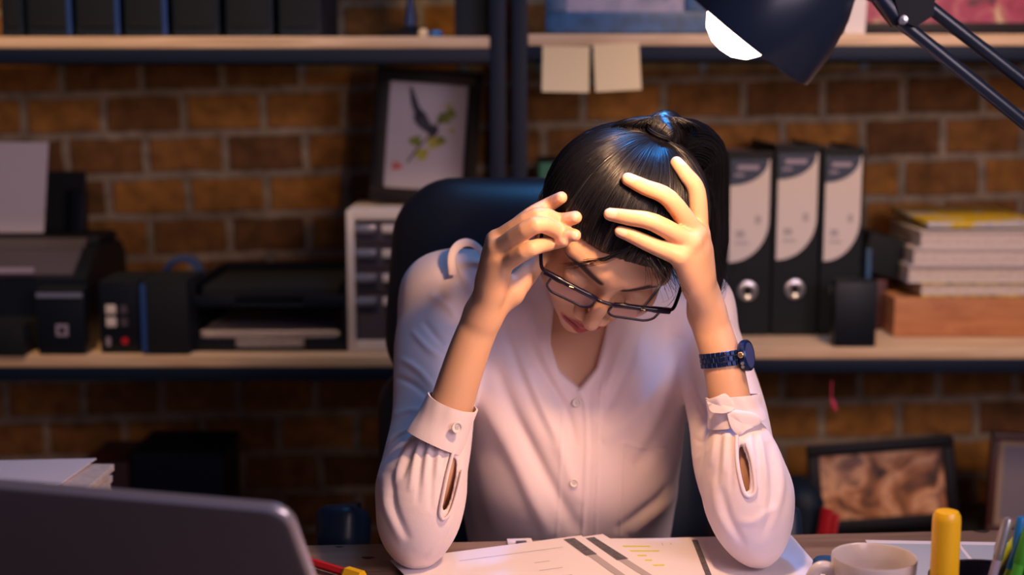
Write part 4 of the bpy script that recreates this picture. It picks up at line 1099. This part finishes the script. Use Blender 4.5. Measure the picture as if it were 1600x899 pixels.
    lock([hf(880, 250, .003), at(862, 285, 1.42), at(848, 318, 1.43), at(843, 345, 1.432)], 16, .0014)
    lock([hf(872, 262, .003), at(848, 300, 1.43), at(842, 330, 1.43), at(850, 345, 1.43)], 8, .0010)
    lock([at(1108, 300, 1.45), at(1118, 350, 1.46), at(1116, 400, 1.47), at(1128, 440, 1.48), at(1118, 455, 1.48)], 40, .0030)
    return mb, pt
hmb, hpt = build_hair()
hair = fast_obj('hair_tmp', np.array([[0, 0, 0.]]), np.zeros((0, 4), int), 'hair') if 0 else None
hair = hmb.build('hair', 'hair', None, ang=180)
hair.parent = person; hair.location = -BL
def build_tail():
    rng = np.random.default_rng(5); mb = MB()
    b0 = hw(hpt(.0, 0)); nup = hw(hpt(0, 0, 1.35))-b0; nup /= np.linalg.norm(nup)
    path = smooth_path([b0-nup*.008, b0+nup*.006, b0+nup*.008+np.array([.004, .014, .0]), b0+np.array([.018, .040, -.006]), at(1096, 240, 1.50), at(1102, 310, 1.525), at(1106, 380, 1.53), at(1112, 430, 1.53), at(1118, 468, 1.53)], 10)
    n = len(path); u = np.linspace(0, 1, n)
    rad = np.interp(u, [0, .10, .22, .45, .75, 1], [.0085, .0095, .018, .026, .021, .004])
    mb.tube(path, rad*.86, 40)
    T = np.gradient(path, axis=0); T /= np.linalg.norm(T, axis=1)[:, None]
    s0 = np.cross(T, [0, 1, 0.2]); s0 /= np.linalg.norm(s0, axis=1)[:, None]; s1 = np.cross(T, s0)
    for k in range(1100):
        a = rng.uniform(0, 2*PI); f_ = rng.uniform(.86, 1.06); w1 = rng.normal()*.25; e_ = rng.uniform(.75, 1.0); m = int(n*e_)
        aa = a+w1*u[:m]; rr = rad[:m]*f_*(1+.04*np.sin(u[:m]*9+a*3))
        P = path[:m]+(np.cos(aa)*rr)[:, None]*s0[:m]+(np.sin(aa)*rr)[:, None]*s1[:m]
        mb.tube(P[::2], np.linspace(1, .4, len(P[::2]))*rng.uniform(.0003, .0005), 3, caps=False)
    # short tuft fanning up where the hair is tied
    for k in range(1300):
        a = rng.uniform(0, 2*PI); d = np.array([math.cos(a), 0, abs(math.sin(a))*.35+.05])*rng.uniform(.2, 1.0); st = b0+nup*.010+np.array([math.cos(a), .3*math.sin(a), .3])*.008
        tgt = st+np.array([d[0]*.034-.006, rng.uniform(-.002, .03), d[2]*.020-.001]); mid = (st+tgt)/2+np.array([0, 0, .006])
        mb.tube(smooth_path([st, mid, tgt, tgt+np.array([d[0]*.006, .01, -.006])], 4), .00032, 3, caps=False)
    o = mb.build('ponytail', 'hair', None, ang=180); o.parent = person; o.location = -BL
    tie = MB(); a = np.linspace(0, 2*PI, 30); q1 = np.cross(nup, [0, 1, 0]); q1 /= np.linalg.norm(q1); q2 = np.cross(nup, q1)
    for kk in (0, 1): tie.tube([b0+nup*(.0050+.0018*kk)+(math.cos(x)*q1+math.sin(x)*q2)*.0135 for x in a], .0010, 8)
    tb = tie.build('hair_tie', 'frame', None); tb.parent = person; tb.location = -BL
build_tail()

# --- blouse
UA = [(SA+np.array([.002, 0, .0]), .052), (at(683, 545, 1.555), .0475), (at(677, 640, 1.48), .0430), (at(668, 705, 1.43), .0440), (at(657, 765, 1.39), .0450)]
LA = [(at(697, 675, 1.377), .0243), (at(684, 712, 1.375), .0310), (at(668, 750, 1.37), .0385), (at(656, 795, 1.362), .0430), (at(651, 826, 1.357), .0375), (at(655, 852, 1.355), .0240)]
UB = [(SB+np.array([-.008, 0, .000]), .0440), (at(1110, 560, 1.55), .0410), (at(1134, 640, 1.48), .0420), (at(1147, 715, 1.42), .0440), (at(1168, 770, 1.385), .0440)]
LB = [(at(1151, 682, 1.375), .0240), (at(1157, 706, 1.372), .0350), (at(1166, 750, 1.367), .0425), (at(1173, 796, 1.362), .0425), (at(1179, 830, 1.358), .0345), (at(1183, 852, 1.355), .0235)]
def near_line(P, pts, wid):
    """falloff of a point cloud (n,2) around a polyline, with the side it lies on"""
    best = np.full(len(P), 1e9); side = np.zeros(len(P))
    pts = np.array(pts); K_ = len(pts)-1
    for i_, (a, b) in enumerate(zip(pts[:-1], pts[1:])):
        ba = b-a; t_ = np.clip((P-a)@ba/(ba@ba), 0, 1); q = P-a-t_[:, None]*ba; d = np.hypot(q[:, 0], q[:, 1]); m = d < best
        best[m] = d[m]; side[m] = (i_+t_[m])/K_
    return best, side
def build_blouse(h=.002):
    F_ = Field((-.17, 1.28, .56), (.33, 1.78, 1.13), h)
    for c_, r_, k_ in torso_parts(.009): F_.ell(c_, r_, k=k_)
    # fabric hanging free of the body in front, and the hem
    F_.ell((TC[0]-.002, 1.58, .80), (.121, .098, .12), k=.03)
    F_.cap(SA, TC+[0, .02, .010], .050, .056, .02); F_.cap(SB-[.008, 0, 0], TC+[0, .02, .010], .045, .056, .02)
    F_.chain(UA, .018); F_.chain(UB, .018)
    F_.chain([(TC+np.array([-.02, .02, .0]), .062), (hw((0, -.045, -.06)), .058)], .02, sm=1)
    # hollow above the neck
    F_.chain([(hw((0, -.03, -.02)), .078), (hw((0, -.048, -.085)), .062)], .006, sm=1, cut=True)
    F_.ell(hw((0, .03, -.035)), (.070, .080, .095), MH, .006, cut=True)
    # the open neck: slanted wedge down to the first button
    def vneck(X, Y, Z_):
        a = at(905, 612, 1.50); l = at(862, 545, 1.50); r = at(944, 545, 1.50); lt = at(868, 470, 1.5); rt = at(960, 470, 1.5)
        P = [a, (at(874, 585, 1.5)), l, lt, rt, r, (at(934, 580, 1.5))]
        d = np.full(np.broadcast(X, Y, Z_).shape, -1.0, f4)
        for p, q in zip(P, P[1:]+P[:1]):
            e = np.array([q[0]-p[0], q[2]-p[2]]); e /= np.linalg.norm(e); n_ = np.array([-e[1], e[0]])
            d = np.maximum(d, (X-p[0])*n_[0]+(Z_-p[2])*n_[1]+0*Y)
        return np.maximum(d, Y-1.62)
    F_.put(vneck, (.02, 1.40, .88), (.13, 1.62, 1.02), .003, cut=True)
    # hide the trunk of the field below: sleeves
    G = Field(F_.lo, F_.lo+(F_.n-1)*h, h)
    G.chain(LA, .0); G.chain(LB, .0)
    # the sleeves are thin cloth: hollow around the forearm, so the slit looks in
    shell = np.maximum(G.D, -(G.D+.0042))
    X, Y, Z_ = [F_.lo[i]+h*np.arange(F_.n[i]) for i in range(3)]
    zone = (Z_[None, None, :] > .785) & (Y[None, :, None] < 1.42)
    D2 = np.where(zone & (G.D < .03), shell, G.D)
    t_ = np.clip(.5+.5*(F_.D-D2)/.012, 0, 1); mix = F_.D*(1-t_)+D2*t_-.012*t_*(1-t_)
    F_.D = np.where((F_.D > .0) | ~zone, mix, np.maximum(np.minimum(F_.D, D2), np.where(G.D < -.0042, -(G.D+.0042), -1)))
    # slits below the cuffs
    for a, b, w_ in ((at(712, 706, 1.338), at(694, 800, 1.326), .0062), (at(1158, 694, 1.338), at(1167, 770, 1.326), .0052)):
        a, b = np.array(a), np.array(b); c_ = (a+b)/2; ax_ = (b-a); L2 = np.linalg.norm(ax_)/2; ax_ /= 2*L2
        y_ = np.array([0, 1.0, 0]); y_ -= ax_*(y_@ax_); y_ /= np.linalg.norm(y_); x_ = np.cross(y_, ax_)
        F_.ell(c_+np.array([0, .0, 0]), (w_, .024, L2), np.stack([x_, y_, ax_], 1), .0015, cut=True)
        # stitched binding round the slit
    V, Q = F_.mesh(); V = relax(V, Q, 3, .45); N_ = mesh_normals(V, Q)
    # ---- creases: (photo spots, depth, width m, amplitude m) ; + ridge, - valley
    def crease(px, Y0, w_, amp, ymin=1.2, ymax=1.9):
        fade = abs(amp) > .0023 or w_ > .0023; amp = amp*(.75 if fade else 1)
        nonlocal V
        pts = np.array([at(x, y, Y0)[[0, 2]] for x, y in px]); s_ = Y0/V[:, 1]
        # compare where the cloth is seen, at the crease's own depth
        P = np.stack([V[:, 0]*s_, CAM[2]+(V[:, 2]-CAM[2])*s_], 1)
        d, side = near_line(P, smooth_path([[*p, 0] for p in pts], 5)[:, :2], w_)
        m = (V[:, 1] > ymin) & (V[:, 1] < ymax); wgt = np.exp(-(d/w_)**2)*np.clip(-N_[:, 1]*1.4+.1, 0, 1)*m
        if fade: wgt = wgt*np.sin(PI*np.clip(side, .0, 1))**.7
        V = V+N_*(amp*wgt)[:, None]
    ch = dict(Y0=1.50, ymin=1.455)
    # chest: long folds running from the shoulders to the buttons
    crease([(770, 560), (800, 640), (850, 740), (905, 835)], w_=.0080, amp=-.0090, **ch)
    crease([(745, 600), (790, 690), (840, 790), (860, 840)], w_=.0090, amp=.0060, **ch)
    crease([(800, 520), (835, 610), (875, 700), (905, 790)], w_=.0075, amp=.0055, **ch)
    crease([(815, 500), (850, 580), (885, 640), (900, 700)], w_=.0045, amp=-.0040, **ch)
    crease([(825, 470), (845, 540), (872, 600), (890, 630)], w_=.0050, amp=.0035, **ch)
    crease([(780, 480), (805, 560), (838, 640), (870, 700)], w_=.0050, amp=-.0035, **ch)
    crease([(1060, 530), (1030, 600), (985, 655), (940, 690)], w_=.0100, amp=.0060, **ch)
    crease([(1075, 590), (1050, 650), (1018, 700), (990, 730)], w_=.0080, amp=-.0055, **ch)
    crease([(1000, 500), (985, 560), (960, 620), (935, 660)], w_=.0060, amp=-.0045, **ch)
    crease([(975, 520), (960, 575), (940, 620)], w_=.0055, amp=.0035, **ch)
    crease([(1070, 760), (1030, 800), (985, 838)], w_=.0070, amp=.0050, **ch)
    crease([(1072, 720), (1040, 770), (1000, 805), (960, 830)], w_=.0060, amp=-.0040, **ch)
    crease([(720, 700), (735, 770), (760, 840)], w_=.0090, amp=-.0050, **ch)
    # placket and neckline edges
    crease([(905, 612), (915, 640), (917, 700), (914, 770), (910, 845)], w_=.0016, amp=.0022, **ch)
    crease([(922, 604), (921, 640), (923, 700), (920, 770), (917, 845)], w_=.0030, amp=-.0016, **ch)
    crease([(940, 600), (936, 660), (934, 740), (931, 845)], w_=.0012, amp=.0011, **ch)
    crease([(880, 640), (877, 700), (874, 780), (870, 845)], w_=.0012, amp=.0011, **ch)
    crease([(866, 520), (862, 545), (873, 585), (905, 614)], w_=.0030, amp=.0022, **ch)
    crease([(946, 520), (944, 548), (933, 582), (905, 614)], w_=.0030, amp=.0022, **ch)
    # pocket stitching
    crease([(972, 693), (970, 740), (969, 840)], w_=.0012, amp=.0014, **ch)
    crease([(972, 692), (1005, 700), (1040, 702)], w_=.0014, amp=.0014, **ch)
    # left upper sleeve
    ua = dict(Y0=1.50, ymin=1.40)
    crease([(670, 460), (700, 480), (714, 505)], w_=.0040, amp=.0035, **ua)
    crease([(642, 515), (668, 545), (690, 560)], w_=.0032, amp=.0032, **ua)
    crease([(660, 500), (680, 525), (695, 540)], w_=.0034, amp=-.0030, **ua)
    crease([(625, 560), (655, 580), (680, 610)], w_=.0034, amp=.0034, **ua)
    crease([(618, 590), (645, 600), (672, 622)], w_=.0036, amp=-.0032, **ua)
    crease([(610, 650), (640, 640), (668, 645)], w_=.0036, amp=.0034, **ua)
    crease([(600, 700), (625, 680), (655, 670)], w_=.0038, amp=.0040, **ua)
    crease([(592, 725), (620, 705), (650, 685)], w_=.0036, amp=-.0038, ymin=1.3, Y0=1.42)
    crease([(705, 385), (716, 420), (735, 450)], w_=.0035, amp=.0035, **ua)
    # gathers under the left cuff and long folds of the sleeve
    lo_f = dict(Y0=1.335, ymax=1.40)
    for k, (x0, x1, y1, am) in enumerate(((660, 640, 770, .0026), (668, 652, 790, -.0026), (676, 662, 760, .0026), (684, 672, 800, -.0024), (692, 682, 750, .0022), (700, 690, 740, -.0018), (652, 628, 750, -.0030), (645, 615, 760, .0028))):
        crease([(x0, 676+k % 3*4), ((x0+x1)/2-2, 715), (x1, y1)], w_=.0024, amp=am, **lo_f)
    crease([(600, 740), (602, 790), (630, 850)], w_=.0040, amp=.0035, **lo_f)
    crease([(613, 735), (616, 790), (640, 845)], w_=.0034, amp=-.0032, **lo_f)
    crease([(720, 770), (712, 820), (680, 868)], w_=.0034, amp=-.0028, **lo_f)
    crease([(706, 800), (695, 840), (665, 875)], w_=.0034, amp=.0024, **lo_f)
    # right sleeve
    for k, (x0, x1, y1, am) in enumerate(((1185, 1200, 760, .0028), (1178, 1190, 790, -.0026), (1170, 1180, 740, .0022), (1135, 1130, 740, .0022), (1128, 1120, 760, -.0026), (1118, 1108, 730, .0026), (1145, 1143, 770, -.002))):
        crease([(x0, 676), ((x0+x1)/2, 710), (x1, y1)], w_=.0026, amp=am, **lo_f)
    crease([(1195, 650), (1215, 700), (1222, 760), (1205, 830)], w_=.0040, amp=.0036, **lo_f)
    crease([(1200, 690), (1208, 740), (1205, 790), (1185, 850)], w_=.0036, amp=-.0034, **lo_f)
    crease([(1112, 745), (1122, 800), (1150, 850)], w_=.0040, amp=.0036, **lo_f)
    crease([(1126, 760), (1140, 810), (1165, 855)], w_=.0036, amp=-.0030, **lo_f)
    crease([(1215, 790), (1200, 800), (1175, 815), (1150, 812)], w_=.0040, amp=.0028, **lo_f)
    crease([(1085, 600), (1095, 625), (1105, 650)], Y0=1.48, w_=.0034, amp=.0030, ymin=1.38)
    crease([(1078, 680), (1092, 690), (1104, 690)], Y0=1.46, w_=.0030, amp=-.0030, ymin=1.38)
    crease([(1082, 720), (1095, 712), (1110, 700)], Y0=1.44, w_=.0030, amp=.0030, ymin=1.36)
    crease([(1140, 500), (1150, 530), (1158, 560)], Y0=1.55, w_=.0030, amp=.0028, ymin=1.45)
    # fine random drape
    rng = np.random.default_rng(4); fz = np.zeros(len(V))
    for _ in range(14):
        kx = rng.normal(size=3)*np.array([55, 30, 32]); fz += np.sin(V@kx+rng.uniform(0, 6))
    V = V+N_*(fz*.00030)[:, None]
    V[:, 2] = np.maximum(V[:, 2], np.where(V[:, 1] < 1.44, .7568, -1))
    return V, Q
WV, WQ = build_blouse()
blouse = fast_obj('blouse', WV, WQ, 'blouse', person, None, BL)

def frame_of(axis, up=(0, -1, 0)):
    z_ = np.array(axis, float); z_ /= np.linalg.norm(z_); x_ = np.cross(np.array(up, float), z_); x_ /= np.linalg.norm(x_); return x_, np.cross(z_, x_), z_
def ring_cloth(ctr, axis, r0, r1, ht, th, wav=0, gap=None, n=96, m=10, seed=1, dip=(0, 0)):
    """a cuff: a thin closed band of cloth around an axis (axis points to the hand)"""
    x_, y_, z_ = frame_of(axis); rng = np.random.default_rng(seed); V = []; F = []
    ph = rng.uniform(0, 6, 4)
    for s_ in (0, 1):
        for i in range(m+1):
            u = i/m
            for j in range(n):
                a = 2*PI*j/n; r = r0*(1-u)+r1*u+(th if s_ == 0 else 0)+wav*(math.sin(3*a+ph[0])+.6*math.sin(7*a+ph[1])+.5*math.sin(11*a+5*u+ph[2]))*(.3+.7*u)
                r += .0005*math.cos(PI*2*u) if s_ == 0 else 0
                zz = ht*(u-.5)+(u)*(dip[0]*math.cos(a)+dip[1]*math.sin(a))
                V.append(ctr+x_*r*math.cos(a)+y_*r*math.sin(a)+z_*zz)
    K = (m+1)*n
    for i in range(m):
        for j in range(n):
            q = (i*n+j, i*n+(j+1) % n, (i+1)*n+(j+1) % n, (i+1)*n+j); F += [q, tuple(K+t_ for t_ in q[::-1])]
    for i in (0, m):
        for j in range(n): F.append((i*n+j, i*n+(j+1) % n, K+i*n+(j+1) % n, K+i*n+j))
    return MB().add(V, F)
def part_of(mb, name, m, parent, ang=60):
    o = mb.build(name, m, None, ang=ang); o.parent = parent; o.location = -BL; return o     # blouse and body share one origin
def button(P, nrm, r, parent):
    x_, y_, z_ = frame_of(nrm, (0, 0, 1)); Mx = np.stack([x_, y_, z_], 1)
    b = MB().lathe([(0, .0004), (r*.55, .0004), (r*.68, .0016), (r*.92, .0018), (r, .0009), (r*.9, -.0004), (0, -.0004)], P, 28, rot=Mx)
    for a in range(4): b.lathe([(0, .0005), (r*.12, .0005), (r*.12, .0011), (0, .0011)], np.array(P)+Mx@np.array([r*.24*math.cos(a*PI/2+.8), r*.24*math.sin(a*PI/2+.8), 0]), 10, rot=Mx, mi=1)
    o = b.build('button', ['button', 'paper_dim'], None); o.parent = parent; o.location = -BL; return o
# cuff of the arm on the left in the photo
ca0 = at(694, 660, 1.3745); axA = at(709, 622, 1.380)-at(690, 664, 1.376)
for nm_, args in (('cuff', dict(ctr=ca0, axis=axA, r0=.0290, r1=.0243, ht=.044, th=.0014, wav=.00035, seed=2, dip=(-.002, -.004))),):
    cA = part_of(ring_cloth(**args), nm_, 'cuff', blouse)
cb0 = at(1147, 640, 1.376); axB = at(1140, 600, 1.38)-at(1152, 660, 1.376)
cB = part_of(ring_cloth(cb0, axB, .0275, .0250, .027, .0014, .0010, seed=5, dip=(.003, .002)), 'cuff', 'cuff', blouse)
# turned-back flap of that cuff
def flap(pts, m_='cuff', th=.0012):
    P = np.array(pts); c_ = P.mean(0); n_ = len(P); bm_ = MB(); nr = np.cross(P[1]-P[0], P[2]-P[0]); nr /= np.linalg.norm(nr)
    if nr[1] > 0: nr = -nr
    rings = []
    for f_, hgt_ in ((1, 0), (.85, .0016), (.5, .0024), (.02, .0027)): rings.append(c_+(P-c_)*f_+nr*hgt_)
    back = [c_+(P-c_)*f_-nr*th*g_ for f_, g_ in ((1, .6), (.5, .8), (.02, .8))]
    V = np.concatenate(rings+back); F = []
    for i in range(3): F += [(i*n_+j, i*n_+(j+1) % n_, (i+1)*n_+(j+1) % n_, (i+1)*n_+j) for j in range(n_)]
    F.append(tuple(3*n_+j for j in range(n_)))
    F += [(j, (j+1) % n_, 4*n_+(j+1) % n_, 4*n_+j) for j in range(n_)]
    for i in (4, 5): F += [(i*n_+j, i*n_+(j+1) % n_, (i+1)*n_+(j+1) % n_, (i+1)*n_+j) for j in range(n_)]
    F.append(tuple(6*n_+j for j in range(n_)))
    return bm_.add(V, F)
def dense(pts, k=6): return smooth_path(list(pts)+[pts[0]], k)[:-1]
part_of(flap(dense([at(1104, 626, 1.357), at(1120, 621, 1.350), at(1135, 617, 1.350), at(1148, 636, 1.347), at(1136, 645, 1.346), at(1112, 644, 1.352)])), 'cuff_flap', 'cuff', blouse)
part_of(flap(dense([at(1136, 646, 1.347), at(1152, 642, 1.346), at(1182, 648, 1.352), at(1188, 662, 1.352), at(1168, 672, 1.345), at(1154, 680, 1.343), at(1142, 668, 1.344)])), 'cuff_flap', 'cuff', blouse)
button(at(714, 668, 1.3445), (.30, -.95, .05), .0058, blouse)
def surf(px, py, V=WV):
    """front of the blouse at a photo spot"""
    best = None; P = V[(V[:, 1] > 1.44)]; Yq = P[:, 1]
    q = np.stack([P[:, 0]/Yq, (P[:, 2]-CAM[2])/Yq], 1); t_ = at(px, py, 1.0)-CAM
    d = np.hypot(q[:, 0]-t_[0], q[:, 1]-t_[2]); m = d < .004
    return at(px, py, Yq[m].min()) if m.any() else at(px, py, 1.5)
for (x, y) in ((901, 629), (897, 755)):
    p = surf(x, y); button(p+np.array([0, -.0006, 0]), (0, -1, .1), .0047, blouse)
# shoulder tie loop on the left shoulder
b = MB(); b.tube(smooth_path([at(708, 430, 1.545), at(706, 402, 1.55), at(716, 384, 1.56), at(732, 379, 1.57), at(748, 388, 1.575), at(764, 412, 1.57)], 6), .0048, 10, flat=.35)
part_of(b, 'shoulder_loop', 'cuff', blouse)

def front_of(px, py, lim=1.30):
    P = WV[WV[:, 1] > lim]; q = np.stack([P[:, 0]/P[:, 1], (P[:, 2]-CAM[2])/P[:, 1]], 1); t_ = at(px, py, 1.0)-CAM
    m = np.hypot(q[:, 0]-t_[0], q[:, 1]-t_[2]) < .0035
    return at(px, py, P[m, 1].min()-.0004) if m.any() else at(px, py, 1.33)
for path in ([(709, 702), (703, 725), (696, 755), (690, 785), (687, 803), (692, 812), (701, 806), (708, 790), (716, 762), (722, 735)],
             [(1151, 680), (1151, 705), (1153, 730), (1158, 755), (1164, 772), (1172, 776), (1180, 768), (1179, 745), (1174, 715), (1166, 692)]):
    mb_ = MB().tube(smooth_path([front_of(*q) for q in path], 4), .0020, 8, flat=.8); part_of(mb_, 'slit_binding', 'cuff', blouse)

# --- trousers and shoes, under the desk
def legs():
    F_ = Field((-.20, 1.02, .0), (.34, 1.86, .74), .007)
    F_.ell((TC[0]-.01, 1.63, .61), (.150, .095, .095), k=.03)
    for s_, kx in ((-1, -.055), (1, .165)):
        F_.chain([(np.array([TC[0]-.01+s_*.075, 1.63, .592]), .076), (np.array([kx, 1.28, .605]), .056), (np.array([kx, 1.22, .56]), .053)], .02, sm=4)
        F_.chain([(np.array([kx, 1.225, .565]), .054), (np.array([kx, 1.27, .36]), .050), (np.array([kx, 1.30, .12]), .040)], .02, sm=4)
    V, Q = F_.mesh(); return relax(V, Q, 3, .5), Q
V_, Q_ = legs(); fast_obj('trousers', V_, Q_, 'trousers', person, None, BL)
def shoe(kx):
    F_ = Field((kx-.06, 1.05, -.004), (kx+.06, 1.38, .14), .004)
    F_.chain([(np.array([kx, 1.31, .05]), .040), (np.array([kx, 1.24, .045]), .038), (np.array([kx, 1.14, .032]), .034)], .01, sm=4)
    F_.D = np.maximum(F_.D, (.003-(F_.lo[2]+.004*np.arange(F_.n[2])))[None, None, :].astype(f4))
    V, Q = F_.mesh(); return relax(V, Q, 1, .5), Q
for kx in (-.055, .165):
    V_, Q_ = shoe(kx); fast_obj('shoe', V_, Q_, 'black', person, None, BL)

# --- eyeglasses
GO = hw((0, .097, .006))
t = thing('eyeglasses', 'black-rimmed rectangular eyeglasses low on the bowed face of the woman', 'glasses', GO)
def gp(x, y, z): return hw((x, y, z))-GO
def rim_path(s_, inner=0):
    P = []
    for (x, z) in rrect(.0490-inner, .0285-inner, .0100, 6):
        X_ = s_*.0335+x; P.append(gp(X_, .0985-.0+(-2.6*X_*X_), z+.001-.03*abs(X_)*0))
    return P
fr = MB()
for s_ in (-1, 1):
    P = rim_path(s_); P = P+[P[0], P[1]]; fr.tube(P, .0014, 8, caps=False)
    top = [gp(s_*x, .0990-2.6*x*x, z) for x, z in ((.0095, .0105), (.018, .0135), (.034, .0150), (.050, .0148), (.0615, .0135), (.0665, .0125))]
    fr.tube(smooth_path(top, 4), [.0028]*12+[.0034]*9, 10)
fr.tube(smooth_path([gp(-.0105, .0988, .0110), gp(-.005, .1005, .0125), gp(.005, .1005, .0125), gp(.0105, .0988, .0110)], 5), .0019, 10)
fr.build('frame', 'specs', t, ang=60)
glass = mat('lens_glass', (.62, .50, .66), .03, 0, .8, alpha=.13)
for s_ in (-1, 1):
    P = rim_path(s_, .001); Q_ = [p+MH@np.array([0, .0009, 0]) for p in P]; n_ = len(P)
    MB().add(P+Q_, [tuple(range(n_)), tuple(range(2*n_-1, n_-1, -1))]+[(i, (i+1) % n_, n_+(i+1) % n_, n_+i) for i in range(n_)]).build('lens', glass, t)
    MB().tube(smooth_path([gp(s_*.0665, .0865, .0125), gp(s_*.0715, .080, .0120), gp(s_*.0765, .05, .0115), gp(s_*.0790, .01, .011), gp(s_*.0790, -.012, .004), gp(s_*.078, -.022, -.012)], 5), .0019, 10).build('temple', 'specs', t)
    b = MB(); b.box(gp(s_*.038, .0972, .0165), (.005, .0012, .0012), MH, .0004); b.build('rivet', 'gold', t)

# --- wristwatch
wc = at(1130, 560, 1.388); wax = fB[4][0]-fB[2][0]; wax /= np.linalg.norm(wax); wax = wax+np.array([.10, -.05, .0]); wax /= np.linalg.norm(wax)
t = thing('wristwatch', 'dark blue metal bracelet wristwatch with a round dial, on the wrist at the right', 'watch', wc)
x_, y_, z_ = frame_of(wax); WR = .0222
for row, (off, wdt) in enumerate(((-.0050, .0046), (0, .0046), (.0050, .0046))):
    for k in range(30):
        a = 2*PI*(k+.5*(row % 2))/30
        d_ = x_*math.cos(a)+y_*math.sin(a); tg_ = -x_*math.sin(a)+y_*math.cos(a)
        if d_@np.array([.88, -.45, .05]) > .86: continue
        (bands if row or k else (bands := MB())).box(d_*WR+z_*off, (.0022, .0043, wdt), np.stack([d_, tg_, z_], 1), .0005, 1)
bands.build('bracelet', 'watch', t, ang=30)
dd = np.array([.88, -.45, .05]); dd -= z_*(dd@z_); dd /= np.linalg.norm(dd); cx_ = np.cross(z_, dd); Mw = np.stack([cx_, z_, dd], 1)
cs = MB().lathe([(0, -.002), (.0135, -.002), (.0152, 0), (.0158, .003), (.0155, .0055), (.0140, .0070), (.0128, .0066), (.0128, .0055), (0, .0055)], dd*(WR-.001), 48, rot=Mw).build('case', 'watch', t)
MB().lathe([(0, .0068), (.0127, .0068), (.0127, .0060), (0, .0060)], dd*(WR-.001), 40, rot=Mw).build('crystal', mat('dial_glass', (.05, .07, .20), .08), cs)
MB().lathe([(0, 0), (.0026, 0), (.0030, .001), (.0030, .0028), (.0024, .0034), (0, .0034)], dd*(WR+.002)+(-cx_*.0150 if cx_[1] > 0 else cx_*.0150)+z_*.002, 16, rot=np.stack([z_, dd, (-cx_ if cx_[1] > 0 else cx_)], 1)).build('crown', 'gold', cs)
sg = -1 if cx_[1] > 0 else 1
for off in (-.0065, -.010): MB().lathe([(0, 0), (.0016, 0), (.0016, .0022), (0, .0022)], dd*(WR+.002)+cx_*sg*.0145+z_*off, 12, rot=np.stack([z_, dd, cx_*sg], 1)).build('pusher', 'silver', cs)
